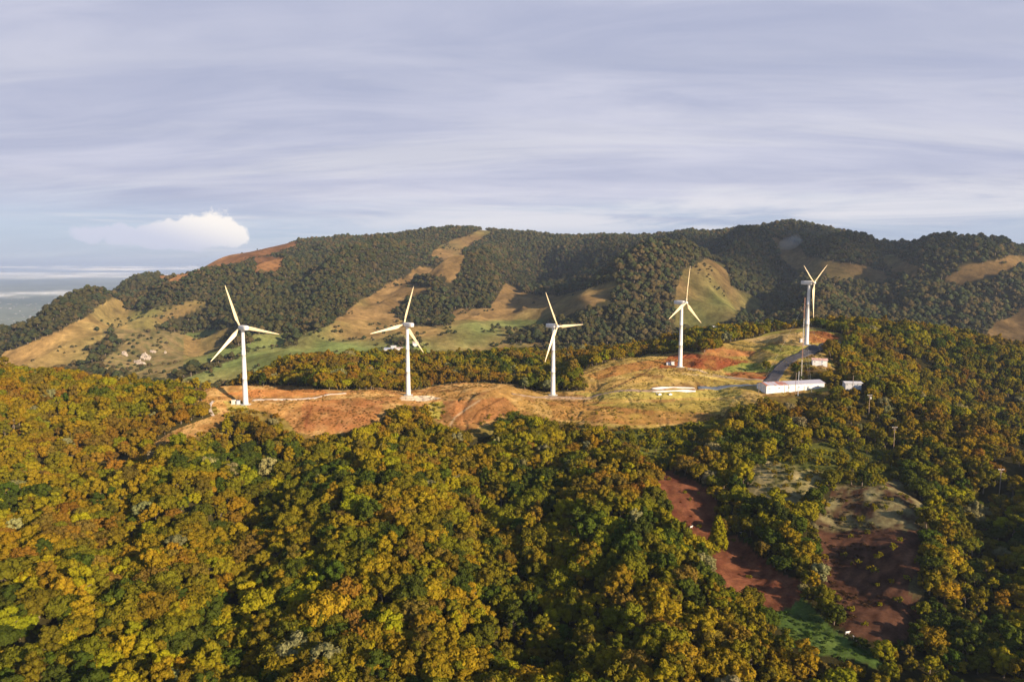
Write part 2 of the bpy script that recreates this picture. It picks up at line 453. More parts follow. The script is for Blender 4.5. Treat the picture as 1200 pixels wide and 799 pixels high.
patch([(770, 432), (782, 417), (800, 412), (850, 418), (878, 424), (858, 432), (840, 434), (800, 430)], red * 1.15, 0.9)
patch([(820, 408), (850, 406), (885, 412), (880, 418), (840, 417), (822, 414)], (0.40, 0.17, 0.06), 0.8)
patch([(845, 433), (870, 425), (895, 426), (912, 430), (905, 436), (862, 438)], grn * 1.1, 0.9)
patch([(850, 438), (862, 436), (905, 437), (912, 442), (905, 445), (860, 443)], red * 1.2, 0.8)
patch([(800, 442), (840, 436), (862, 442), (900, 446), (900, 452), (830, 452)], yel * 0.85, 0.7)
patch([(890, 408), (905, 403), (940, 406), (975, 402), (965, 408), (930, 416), (905, 414)], (0.26, 0.24, 0.05), 0.95)
patch([(870, 398), (905, 392), (945, 388), (948, 398), (905, 401), (880, 404)], straw * 0.95, 0.7)
patch([(945, 388), (965, 388), (985, 396), (975, 401), (950, 402)], red * 1.1, 0.8)
patch([(845, 403), (870, 398), (895, 404), (888, 412), (850, 409)], yel, 0.8)
patch([(672, 460), (760, 458), (870, 457), (868, 464), (780, 468), (700, 466)], (0.34, 0.28, 0.07), 0.8)
patch([(640, 470), (700, 470), (800, 478), (840, 480), (830, 496), (740, 498), (650, 490)], (0.27, 0.12, 0.035), 0.55)
patch([(680, 474), (740, 472), (860, 468), (842, 484), (760, 480)], (0.22, 0.19, 0.04), 0.6)
patch([(685, 440), (720, 428), (780, 420), (778, 428), (740, 436), (700, 444)], (0.34, 0.15, 0.045), 0.7)
patch([(640, 452), (688, 450), (760, 440), (760, 446), (700, 456)], (0.40, 0.25, 0.08), 0.6)
patch([(355, 470), (420, 466), (450, 470), (440, 492), (400, 505), (355, 505)], (0.24, 0.085, 0.035), 0.45)
patch([(300, 456), (380, 456), (385, 462), (300, 465), (255, 463)], (0.34, 0.13, 0.04), 0.6)
patch([(262, 470), (285, 470), (290, 478), (268, 484)], (0.26, 0.24, 0.06), 0.6)
patch([(520, 470), (590, 466), (608, 480), (570, 494), (535, 498)], (0.33, 0.14, 0.05), 0.7)
patch([(500, 472), (520, 470), (515, 492), (502, 488)], (0.30, 0.25, 0.05), 0.8)
patch([(470, 464), (500, 463), (520, 466), (495, 470), (470, 469)], (0.50, 0.40, 0.30), 0.8)
patch([(636, 464), (700, 464), (690, 468), (640, 468)], (0.48, 0.33, 0.2), 0.7)
# thin worn tracks and eroded gullies on the bare slope
for line, c_, w_ in (([(527, 499), (533, 489), (548, 478), (562, 469)], (0.5, 0.36, 0.22), 1.3), ([(552, 494), (560, 482), (575, 474), (590, 466)], (0.12, 0.05, 0.02), 1.0),
                     ([(358, 500), (361, 486), (366, 476)], (0.15, 0.05, 0.02), 1.2), ([(440, 490), (428, 482), (415, 478)], (0.15, 0.06, 0.02), 0.9),
                     ([(710, 457), (730, 449), (745, 442), (758, 436), (764, 428)], (0.13, 0.06, 0.03), 1.2), ([(640, 452), (660, 447), (700, 432)], (0.1, 0.05, 0.02), 1.0),
                     ([(330, 512), (318, 500), (322, 488)], (0.3, 0.1, 0.03), 1.0), ([(262, 482), (268, 492), (272, 500)], (0.2, 0.08, 0.04), 1.0),
                     ([(800, 438), (850, 442), (872, 446)], (0.42, 0.31, 0.18), 1.0), ([(820, 440), (850, 446), (870, 452)], (0.5, 0.38, 0.1), 1.0),
                     ([(905, 402), (913, 406), (918, 411)], (0.1, 0.05, 0.02), 1.0)):
    best = np.full(XX.shape, 1e9)
    for (ax, ay), (bx, by) in zip(line[:-1], line[1:]):
        t = np.clip(((PX - ax) * (bx - ax) + (PY - ay) * (by - ay)) / ((bx - ax) ** 2 + (by - ay) ** 2), 0, 1)
        best = np.minimum(best, (PX - ax - t * (bx - ax)) ** 2 + ((PY - ay - t * (by - ay)) * 1.4) ** 2)
    a = (np.exp(-best / (w_ * w_)) * (ridge_m) * 0.85)[..., None]
    LC = LC * (1 - a) + np.array(c_) * a

drk = np.array([0.10, 0.030, 0.017])
rows_ = np.sin((YY + XX * 0.35 + fbm(XX, YY, 12, 2, 71) * 2.5) * 2.6) * 0.5 + 0.5
n5 = fbm(XX, YY, 3.5, 3, 64) * 1.3 + 0.5
mix(c1_m, (0.095, 0.032, 0.018), (0.19, 0.075, 0.038), 0.5 * rows_ + 0.5 * n5)
mix(c2_m, (0.048, 0.022, 0.014), (0.115, 0.055, 0.033), 0.5 * rows_ + 0.5 * n5)  # brown soil, darkened further: the clearing's shade is painted into its colour
mix(c2_m & (n1 > 0.62), (0.07, 0.045, 0.02), (0.12, 0.10, 0.045), n5)
top2 = c2_m & (PY < 618 + 10 * n1)
mix(top2, (0.06, 0.03, 0.018), (0.19, 0.16, 0.075), (n5 * 0.7 + n2 * 0.5 - 0.2) * 1.3)
mix(gm_m, (0.055, 0.095, 0.022), (0.10, 0.135, 0.03), n2)
mix(mg_m, (0.09, 0.085, 0.025), (0.27, 0.215, 0.10), (n5 * 0.7 + n2 * 0.6 - 0.25) * 1.3)
ot_m = np.zeros(XX.shape, bool)
for q in (3.0, 6.0):
    tx_, ty_ = project(XX, YY, HZ + q)
    ot_m |= (YY > 335) & (YY < 470) & inpoly(tx_, ty_, RIDGE)
ot_m &= ~ridge_m
mix(ot_m, (0.10, 0.06, 0.02), (0.15, 0.12, 0.03), n2)
mix(lv_m, (0.04, 0.05, 0.012), (0.09, 0.09, 0.018), n2)
mix(past, (0.19, 0.118, 0.045), (0.125, 0.125, 0.036), (n3 - 0.45) * 1.2)
mix(farm & past & (PX < 150) & (PY > 345), (0.25, 0.155, 0.055), (0.19, 0.15, 0.05), (n3 - 0.35) * 1.2)
vg = farm & past & (PY > 375) & (PX > 210) & (PX < 660)
mix(vg, (0.20, 0.13, 0.047), (0.125, 0.15, 0.045), (n3 - 0.25) * 1.6)
cl_ = farm & past & (PX < 215) & (PY > 385) & (PX > 120)
mix(cl_, (0.11, 0.10, 0.035), (0.20, 0.14, 0.06), n2)
mix(orange, (0.12, 0.058, 0.025), (0.19, 0.095, 0.038), n3)
LC[past] *= np.array([0.76, 0.78, 0.84]) * np.clip(0.78 + 0.5 * fbm(XX, YY, 28, 4, 67) + 0.2, 0.55, 1.3)[past][:, None]
wood_m = farm & ~past
mix(wood_m, (0.025, 0.024, 0.012), (0.04, 0.036, 0.016), n3)
pl = YY > 2700
n4 = fbm(XX, YY, 1400, 5, 81) * 1.3 + 0.5
mix(pl, (0.05, 0.065, 0.06), (0.10, 0.115, 0.095), n4)


LC[ridge_m] *= 0.80


# ------------------------------------------------------------------ materials
def new_mat(name):
    m = bpy.data.materials.new(name); m.use_nodes = True
    nt = m.node_tree; nt.nodes.clear()
    out = nt.nodes.new('ShaderNodeOutputMaterial')
    return m, nt, out


def N(nt, typ, **kw):
    nd = nt.nodes.new(typ)
    for k, v in kw.items():
        setattr(nd, k, v)
    return nd


def simple(name, c, rough=0.6, metal=0.0, var=0.12, scale=3.0, bump=0.0):
    m, nt, out = new_mat(name)
    b = N(nt, 'ShaderNodeBsdfPrincipled')
    b.inputs['Roughness'].default_value = rough; b.inputs['Metallic'].default_value = metal
    tc = N(nt, 'ShaderNodeTexCoord'); nz = N(nt, 'ShaderNodeTexNoise')
    nz.inputs['Scale'].default_value = scale; nz.inputs['Detail'].default_value = 5
    nt.links.new(tc.outputs['Object'], nz.inputs['Vector'])
    mr = N(nt, 'ShaderNodeMapRange'); mr.inputs[1].default_value = 0.3; mr.inputs[2].default_value = 0.7
    mr.inputs[3].default_value = 1 - var; mr.inputs[4].default_value = 1 + var
    nt.links.new(nz.outputs['Fac'], mr.inputs[0])
    mx = N(nt, 'ShaderNodeVectorMath', operation='SCALE'); mx.inputs[0].default_value = c
    nt.links.new(mr.outputs[0], mx.inputs['Scale'])
    nt.links.new(mx.outputs[0], b.inputs['Base Color'])
    if bump:
        bp = N(nt, 'ShaderNodeBump'); bp.inputs['Strength'].default_value = bump; bp.inputs['Distance'].default_value = 0.05
        nt.links.new(nz.outputs['Fac'], bp.inputs['Height']); nt.links.new(bp.outputs[0], b.inputs['Normal'])
    nt.links.new(b.outputs[0], out.inputs[0])
    return m


def land_mat():
    m, nt, out = new_mat('land')
    b = N(nt, 'ShaderNodeBsdfDiffuse'); b.inputs['Roughness'].default_value = 0.9
    at = N(nt, 'ShaderNodeAttribute', attribute_name='land', attribute_type='GEOMETRY')
    geo = N(nt, 'ShaderNodeNewGeometry')
    cam = N(nt, 'ShaderNodeVectorMath', operation='LENGTH')
    nt.links.new(geo.outputs['Position'], cam.inputs[0])
    n1 = N(nt, 'ShaderNodeTexNoise'); n1.inputs['Scale'].default_value = 0.9; n1.inputs['Detail'].default_value = 6; n1.inputs['Roughness'].default_value = 0.7
    n2 = N(nt, 'ShaderNodeTexNoise'); n2.inputs['Scale'].default_value = 0.12; n2.inputs['Detail'].default_value = 8; n2.inputs['Roughness'].default_value = 0.65
    n3 = N(nt, 'ShaderNodeTexNoise'); n3.inputs['Scale'].default_value = 0.02; n3.inputs['Detail'].default_value = 6
    for q in (n1, n2, n3):
        nt.links.new(geo.outputs['Position'], q.inputs['Vector'])
    m1 = N(nt, 'ShaderNodeMapRange'); m1.inputs[1].default_value = 0.3; m1.inputs[2].default_value = 0.7; m1.inputs[3].default_value = 0.68; m1.inputs[4].default_value = 1.3
    m2 = N(nt, 'ShaderNodeMapRange'); m2.inputs[1].default_value = 0.32; m2.inputs[2].default_value = 0.68; m2.inputs[3].default_value = 0.62; m2.inputs[4].default_value = 1.35
    m3 = N(nt, 'ShaderNodeMapRange'); m3.inputs[1].default_value = 0.35; m3.inputs[2].default_value = 0.65; m3.inputs[3].default_value = 0.8; m3.inputs[4].default_value = 1.15
    nt.links.new(n1.outputs['Fac'], m1.inputs[0]); nt.links.new(n2.outputs['Fac'], m2.inputs[0]); nt.links.new(n3.outputs['Fac'], m3.inputs[0])
    a = N(nt, 'ShaderNodeMath', operation='MULTIPLY'); nt.links.new(m1.outputs[0], a.inputs[0]); nt.links.new(m2.outputs[0], a.inputs[1])
    a2 = N(nt, 'ShaderNodeMath', operation='MULTIPLY'); nt.links.new(a.outputs[0], a2.inputs[0]); nt.links.new(m3.outputs[0], a2.inputs[1])
    sc = N(nt, 'ShaderNodeVectorMath', operation='SCALE')
    nt.links.new(at.outputs['Color'], sc.inputs[0]); nt.links.new(a2.outputs[0], sc.inputs['Scale'])
    nt.links.new(sc.outputs[0], b.inputs['Color'])
    bp = N(nt, 'ShaderNodeBump'); bp.inputs['Strength'].default_value = 0.7; bp.inputs['Distance'].default_value = 1.1
    nt.links.new(n2.outputs['Fac'], bp.inputs['Height']); nt.links.new(bp.outputs[0], b.inputs['Normal'])
    nt.links.new(b.outputs[0], out.inputs[0])
    return m


def leaf_mat():
    m, nt, out = new_mat('leaves')
    at = N(nt, 'ShaderNodeAttribute', attribute_name='tone', attribute_type='INSTANCER')
    oi = N(nt, 'ShaderNodeObjectInfo')
    tc = N(nt, 'ShaderNodeTexCoord')
    nz = N(nt, 'ShaderNodeTexNoise'); nz.inputs['Scale'].default_value = 1.1; nz.inputs['Detail'].default_value = 5; nz.inputs['Roughness'].default_value = 0.7
    nt.links.new(tc.outputs['Object'], nz.inputs['Vector'])
    hs = N(nt, 'ShaderNodeHueSaturation')
    mh = N(nt, 'ShaderNodeMapRange'); mh.inputs[1].default_value = 0.3; mh.inputs[2].default_value = 0.7; mh.inputs[3].default_value = 0.486; mh.inputs[4].default_value = 0.514
    mv = N(nt, 'ShaderNodeMapRange'); mv.inputs[1].default_value = 0.3; mv.inputs[2].default_value = 0.72; mv.inputs[3].default_value = 0.68; mv.inputs[4].default_value = 1.34
    nt.links.new(nz.outputs['Fac'], mh.inputs[0])
    nz2 = N(nt, 'ShaderNodeTexNoise'); nz2.inputs['Scale'].default_value = 3.7; nz2.inputs['Detail'].default_value = 3
    nt.links.new(tc.outputs['Object'], nz2.inputs['Vector'])
    nt.links.new(nz2.outputs['Fac'], mv.inputs[0])
    nt.links.new(mh.outputs[0], hs.inputs['Hue']); nt.links.new(mv.outputs[0], hs.inputs['Value'])
    nt.links.new(at.outputs['Color'], hs.inputs['Color'])
    d = N(nt, 'ShaderNodeBsdfDiffuse'); t = N(nt, 'ShaderNodeBsdfTranslucent')
    nt.links.new(hs.outputs[0], d.inputs['Color']); nt.links.new(hs.outputs[0], t.inputs['Color'])
    ms = N(nt, 'ShaderNodeMixShader'); ms.inputs[0].default_value = 0.06
    nt.links.new(d.outputs[0], ms.inputs[1]); nt.links.new(t.outputs[0], ms.inputs[2])
    nt.links.new(ms.outputs[0], out.inputs[0])
    return m


LAND = land_mat(); LEAF = leaf_mat()
BARK = simple('bark', (0.16, 0.12, 0.09), 0.9, 0, 0.3, 2.0)
WHITE = simple('white_paint', (0.60, 0.575, 0.56), 0.45, 0, 0.09, 0.5)
BLADEM = simple('blade_paint', (0.62, 0.50, 0.32), 0.38, 0, 0.07, 0.4)  # white blades with the sun's yellow painted into their colour
GREYP = simple('grey_paint', (0.5, 0.51, 0.55), 0.5)
ASPH = simple('asphalt', (0.045, 0.040, 0.046), 0.85, 0, 0.25, 0.4)
GRAV = simple('pale_gravel', (0.52, 0.42, 0.34), 0.95, 0, 0.2, 0.5)
CONC = simple('concrete', (0.45, 0.42, 0.38), 0.9, 0, 0.15, 1)
DARKM = simple('dark_metal', (0.05, 0.05, 0.055), 0.5)
WOODM = simple('weathered_wood', (0.24, 0.17, 0.13), 0.85, 0, 0.25, 2)
REDP = simple('rust_red_paint', (0.42, 0.13, 0.08), 0.7, 0, 0.3, 1.5)
CERAM = simple('pale_insulator', (0.7, 0.68, 0.66), 0.3)
ROCK = simple('pale_rock', (0.36, 0.30, 0.25), 0.95, 0, 0.5, 0.35, 0.8)
SHADE_PAVING = simple('blue_shade_paving', (0.12, 0.14, 0.17), 0.7, 0, 0.25, 0.3)  # bluish cast of a road in shadow, painted into the paving colour


def roof_mat():
    m, nt, out = new_mat('rusty_sheet_roof')
    b = N(nt, 'ShaderNodeBsdfPrincipled'); b.inputs['Roughness'].default_value = 0.5; b.inputs['Metallic'].default_value = 0.15
    tc = N(nt, 'ShaderNodeTexCoord'); mp = N(nt, 'ShaderNodeMapping'); mp.inputs['Scale'].default_value = (0.16, 0.05, 0.1)
    nz = N(nt, 'ShaderNodeTexNoise'); nz.inputs['Scale'].default_value = 1.6; nz.inputs['Detail'].default_value = 4
    nt.links.new(tc.outputs['Object'], mp.inputs[0]); nt.links.new(mp.outputs[0], nz.inputs['Vector'])
    sep = N(nt, 'ShaderNodeSeparateXYZ'); nt.links.new(tc.outputs['Object'], sep.inputs[0])
    g = N(nt, 'ShaderNodeMapRange'); g.inputs[1].default_value = -22; g.inputs[2].default_value = 12; g.inputs[3].default_value = 0.15; g.inputs[4].default_value = -0.16
    nt.links.new(sep.outputs[0], g.inputs[0])
    ad = N(nt, 'ShaderNodeMath', operation='ADD'); nt.links.new(nz.outputs['Fac'], ad.inputs[0]); nt.links.new(g.outputs[0], ad.inputs[1])
    cr = N(nt, 'ShaderNodeValToRGB'); e = cr.color_ramp.elements
    e[0].position = 0.5; e[0].color = (0.42, 0.40, 0.46, 1); e[1].position = 0.62; e[1].color = (0.40, 0.15, 0.09, 1)
    nt.links.new(ad.outputs[0], cr.inputs[0]); nt.links.new(cr.outputs[0], b.inputs['Base Color'])
    wv = N(nt, 'ShaderNodeTexWave'); wv.inputs['Scale'].default_value = 1.2; nt.links.new(tc.outputs['Object'], wv.inputs['Vector'])
    bp = N(nt, 'ShaderNodeBump'); bp.inputs['Strength'].default_value = 0.4; nt.links.new(wv.outputs['Fac'], bp.inputs['Height']); nt.links.new(bp.outputs[0], b.inputs['Normal'])
    nt.links.new(b.outputs[0], out.inputs[0])
    return m


ROOFM = roof_mat()


# ------------------------------------------------------------------ object helpers
def tag(o, label=None, cat=None, group=None, kind=None):
    if label: o['label'] = label
    if cat: o['category'] = cat
    if group: o['group'] = group
    if kind: o['kind'] = kind
    return o


def link(name, mesh, parent=None, mats=()):
    o = bpy.data.objects.new(name, mesh); col.objects.link(o)
    for m in mats:
        mesh.materials.append(m)
    if parent is not None: o.parent = parent
    return o


def empty(name, loc, rz=0.0):
    o = bpy.data.objects.new(name, None); col.objects.link(o)
    o.empty_display_size = 0.5
    o.location = loc; o.rotation_euler = (0, 0, rz)
    return o


def mesh_np(name, V, F, loop=4):
    me = bpy.data.meshes.new(name)
    V = np.asarray(V, np.float32); F = np.asarray(F, np.int32)
    me.vertices.add(len(V)); me.vertices.foreach_set('co', V.ravel())
    nf = len(F)
    me.loops.add(F.size); me.loops.foreach_set('vertex_index', F.ravel())
    me.polygons.add(nf); me.polygons.foreach_set('loop_start', np.arange(nf, dtype=np.int32) * loop)
    me.update(calc_edges=True)
    return me


class MB:
    """collects shapes into one mesh"""
    def __init__(s):
        s.bm = bmesh.new()

    def box(s, c, size, rz=0.0, bevel=0.0, mi=0):
        r = bmesh.ops.create_cube(s.bm, size=1.0)
        vs = r['verts']
        bmesh.ops.scale(s.bm, vec=size, verts=vs)
        if bevel:
            es = list({e for v in vs for e in v.link_edges})
            rr = bmesh.ops.bevel(s.bm, geom=es, offset=bevel, segments=2, affect='EDGES', profile=0.6)
            vs = list({v for f_ in rr['faces'] for v in f_.verts} | {v for v in vs if v.is_valid})
        bmesh.ops.transform(s.bm, matrix=Matrix.Translation(c) @ Matrix.Rotation(rz, 4, 'Z'), verts=vs)
        return s

    def tube(s, a, b, r0, r1=None, seg=10, cap=True):
        a = Vector(a); b = Vector(b); r1 = r0 if r1 is None else r1
        d = (b - a); L = d.length
        r = bmesh.ops.create_cone(s.bm, cap_ends=cap, segments=seg, radius1=r0, radius2=r1, depth=L)
        q = d.to_track_quat('Z', 'Y').to_matrix().to_4x4()
        bmesh.ops.transform(s.bm, matrix=Matrix.Translation((a + b) / 2) @ q, verts=r['verts'])
        return s

    def lathe(s, prof, seg=32, axis='Z'):
        rings = []
        for r_, z in prof:
            rings.append([s.bm.verts.new((r_ * math.cos(2 * math.pi * k / seg), r_ * math.sin(2 * math.pi * k / seg), z)) for k in range(seg)])
        for A_, B_ in zip(rings[:-1], rings[1:]):
            for k in range(seg):
                s.bm.faces.new((A_[k], A_[(k + 1) % seg], B_[(k + 1) % seg], B_[k]))
        s.bm.faces.new(rings[-1]); s.bm.faces.new(list(reversed(rings[0])))
        return s

    def loft(s, rings):
        R_ = [[s.bm.verts.new(p) for p in ring] for ring in rings]
        k = len(R_[0])
        for A_, B_ in zip(R_[:-1], R_[1:]):
            for i in range(k):
                s.bm.faces.new((A_[i], A_[(i + 1) % k], B_[(i + 1) % k], B_[i]))
        s.bm.faces.new(R_[-1]); s.bm.faces.new(list(reversed(R_[0])))
        return s

    def mesh(s, name, smooth=False):
        bmesh.ops.recalc_face_normals(s.bm, faces=s.bm.faces)
        me = bpy.data.meshes.new(name); s.bm.to_mesh(me); s.bm.free()
        if smooth:
            for p in me.polygons: p.use_smooth = True
        return me

    def build(s, name, mat, parent=None, smooth=False, loc=None):
        o = link(name, s.mesh(name, smooth), parent, (mat,))
        if loc is not None: o.location = loc
        return o


# ------------------------------------------------------------------ ground sheet
idx = np.arange(NU * NY).reshape(NY, NU)
Fq = np.stack([idx[:-1, :-1], idx[:-1, 1:], idx[1:, 1:], idx[1:, :-1]], -1).reshape(-1, 4)
Vt = np.stack([XX, YY, HZ], -1).reshape(-1, 3)
gm = mesh_np('terrain', Vt, Fq)
gm.polygons.foreach_set('use_smooth', np.ones(len(Fq), bool))
ca = gm.attributes.new('land', 'FLOAT_COLOR', 'POINT')
ca.data.foreach_set('color', np.concatenate([LC.reshape(-1, 3), np.ones((NU * NY, 1))], 1).astype(np.float32).ravel())
tag(link('terrain', gm, None, (LAND,)), kind='structure')


# ------------------------------------------------------------------ roads and tracks
def strip(name, pts, width, mat, lift=0.22, Y0=340, Y1=640):
    W3 = [cast(px, py, Y0, Y1, 0.5) for px, py in pts]
    q = []
    for a, b in zip(W3[:-1], W3[1:]):
        k = max(2, int((b - a).length / 1.5))
        for i in range(k):
            q.append(a.lerp(b, i / k))
    q.append(W3[-1])
    # smooth the line
    xy = np.array([(p.x, p.y) for p in q])
    for _ in range(14):
        xy[1:-1] = 0.25 * xy[:-2] + 0.5 * xy[1:-1] + 0.25 * xy[2:]
    t = np.gradient(xy, axis=0); t /= np.linalg.norm(t, axis=1)[:, None] + 1e-9
    nn = np.stack([-t[:, 1], t[:, 0]], 1)
    m = 6
    V = []
    for j in range(m + 1):
        o = (j / m - 0.5)
        w = width * (1 + 0.08 * np.sin(np.arange(len(xy)) * 0.7))
        p = xy + nn * (o * w)[:, None]
        z = H(p[:, 0], p[:, 1])
        V.append(np.stack([p[:, 0], p[:, 1], z], 1))
    V = np.array(V)  # m+1, n, 3
    zc = V[:, :, 2].mean(0)
    for _ in range(6): zc[1:-1] = 0.25 * zc[:-2] + 0.5 * zc[1:-1] + 0.25 * zc[2:]
    V[:, :, 2] = np.maximum(V[:, :, 2], zc[None] * 0.6 + V[:, :, 2] * 0.4) + lift
    edge = V[[0, -1]].copy(); edge[:, :, 2] -= lift + 0.6
    V = np.concatenate([edge[:1], V, edge[1:]], 0)
    mm, nn_ = V.shape[:2]
    ii = np.arange(mm * nn_).reshape(mm, nn_)
    F = np.stack([ii[:-1, :-1], ii[:-1, 1:], ii[1:, 1:], ii[1:, :-1]], -1).reshape(-1, 4)
    me = mesh_np(name, V.reshape(-1, 3), F)
    bm = bmesh.new(); bm.from_mesh(me); bmesh.ops.recalc_face_normals(bm, faces=bm.faces)
    if sum(f_.normal.z for f_ in bm.faces) < 0: bmesh.ops.reverse_faces(bm, faces=bm.faces)
    bm.to_mesh(me); bm.free()
    return tag(link(name, me, None, (mat,)), kind='structure')


strip('road', [(902, 449), (908, 441), (914, 432), (922, 424), (936, 417), (952, 412), (968, 406), (984, 401)], 8.2, ASPH, 0.25, 400, 560)
strip('road', [(900, 452), (880, 452), (850, 453), (818, 455)], 4.2, SHADE_PAVING, 0.25, 400, 480)
strip('path', [(296, 469.5), (330, 469), (355, 467.5), (375, 465.5), (392, 462), (405, 461)], 2.0, GRAV, 0.25, 385, 450)
strip('path', [(250, 470), (245, 474), (246, 482), (250, 488)], 1.6, GRAV, 0.22, 370, 440)
strip('path', [(600, 462), (648, 465), (700, 463), (760, 459), (815, 456)], 3.0, simple('dirt_track', (0.30, 0.20, 0.13), 0.95, 0, 0.25, 0.4), 0.15, 395, 470)
strip('path', [(806, 432), (840, 440), (870, 444), (898, 447)], 3.0, simple('worn_track', (0.36, 0.25, 0.15), 0.95, 0, 0.25, 0.4), 0.15, 420, 500)

# ------------------------------------------------------------------ wind turbines
HUB_H = 45.0; RB = 25.5


def make_turbine():
    root = empty('wind_turbine', (0, 0, 0))
    base = MB().lathe([(3.0, -1.5), (3.0, 0.15), (2.7, 0.25)], 32).build('foundation', CONC, root)
    tw = [(1.6, 0.2), (1.6, 0.9), (1.5, 1.1)]
    for k in range(1, 13):
        z = 1.1 + (HUB_H - 2.6) * k / 12
        r_ = 1.5 - 0.58 * k / 12
        tw.append((r_, z - 0.12));
        if k in (4, 8): tw += [(r_ + 0.05, z - 0.1), (r_ + 0.05, z + 0.05)]
        tw.append((r_, z + 0.07))
    t = MB().lathe(tw, 40).build('tower', WHITE, root, True)
    MB().box((0, -1.53, 1.9), (0.9, 0.12, 2.1), 0, 0.03).build('door', GREYP, t)
    # nacelle along +Y = towards the rotor
    rings = []
    for y, w, h, zo in ((-5.6, 1.05, 1.0, 0.1), (-5.3, 1.3, 1.3, 0.05), (-3.0, 1.42, 1.45, 0.0), (0.5, 1.42, 1.45, 0.0), (1.9, 1.3, 1.35, 0.0), (2.3, 1.05, 1.1, 0.0)):
        ring = []
        for k in range(20):
            a = 2 * math.pi * k / 20
            c_, s_ = math.cos(a), math.sin(a)
            q = 0.42
            ring.append((w * math.copysign(abs(c_) ** q, c_), y, HUB_H + zo + h * math.copysign(abs(s_) ** q, s_)))
        rings.append(ring)
    nac = MB().loft(rings).build('nacelle', WHITE, root, True)
    mb = MB(); mb.tube((0, -4.6, HUB_H + 1.4), (0, -4.6, HUB_H + 2.3), 0.05); mb.box((0, -4.6, HUB_H + 2.3), (0.7, 0.1, 0.1))
    mb.build('wind_vane', DARKM, nac)
    MB().box((0, -5.66, HUB_H + 0.1), (1.5, 0.12, 1.0), 0, 0.03).build('vent', GREYP, nac)
    hub = MB().lathe([(0.9, -0.9), (1.0, -0.3), (1.0, 0.4), (0.85, 0.9), (0.5, 1.25), (0.15, 1.4)], 28).build('hub', WHITE, root, True)
    hub.location = (0, 3.3, HUB_H); hub.rotation_euler = (-math.pi / 2, 0, 0)
    # blade along +Z from the hub centre
    prof = [(1.0, 0.0), (0.85, 0.35), (0.5, 0.62), (0.1, 0.72), (-0.4, 0.55), (-0.8, 0.25), (-1.0, 0.0), (-0.8, -0.12), (-0.4, -0.25), (0.1, -0.38), (0.5, -0.36), (0.85, -0.22)]
    secs = []
    for s_, ch, th, tw_ in ((0.9, 0.55, 0.55, 0), (2.2, 0.55, 0.55, 0), (3.6, 0.8, 0.45, 20), (5.2, 1.22, 0.36, 17), (7.5, 1.14, 0.28, 13), (11, 0.92, 0.2, 9), (15, 0.7, 0.15, 6), (19, 0.5, 0.1, 3), (22.5, 0.34, 0.07, 1), (24.8, 0.2, 0.04, 0), (RB, 0.06, 0.02, 0)):
        ring = []
        for i, (x, y) in enumerate(prof):
            if s_ < 2.5:
                a = 2 * math.pi * i / len(prof); X_, Y_ = ch * math.cos(a), th * math.sin(a)
            else:
                X_, Y_ = x * ch + (ch - 0.55) * -0.45, y * th * 1.2
            a = R(tw_ + 8)
            ring.append((X_ * math.cos(a) - Y_ * math.sin(a), X_ * math.sin(a) + Y_ * math.cos(a) + 0.0012 * s_ * s_, s_))
        secs.append(ring)
    bl = MB().loft(secs).mesh('blade', True)
    for k in range(3):
        b = link('blade', bl, root, () if k else (BLADEM,))
        b.location = (0, 3.4, HUB_H); b.rotation_euler = (0, R(120 * k), 0)
    return root


def copy_tree(o, parent=None):
    c = o.copy(); col.objects.link(c); c.parent = parent
    for ch in list(o.children):
        copy_tree(ch, c)
    return c


T_LAB = ['white wind turbine on the orange slope beside the pale track, furthest left of the five',
         'white wind turbine on the crest above the village roofs, second from left',
         'white wind turbine at the middle of the crest with one blade pointing flat right',
         'white wind turbine beside the dark red cut bank, one blade pointing straight up',
         'white wind turbine furthest up the hill by the road, blades forming a Y']
turb0 = make_turbine()
for k, (c, spec) in enumerate(zip(T_POS, T_SPEC)):
    t = turb0 if k == 0 else copy_tree(turb0)
    t.location = c; t.rotation_euler = (R(0), 0, -R(spec[3]))
    back = spec[3] < 0
    # spec angle is clockwise as seen in the photo
    bl = [o for o in t.children if o.name.startswith('blade')]
    for i, b in enumerate(bl):
        a = R(spec[4] + 120 * i)
        b.rotation_euler = (0, a if back else -a, 0)
    tag(t, T_LAB[k], 'wind turbine', 'wind turbines along the crest')

# ------------------------------------------------------------------ buildings
def facing(a, b):
    d = b - a
    return math.atan2(d.y, d.x)


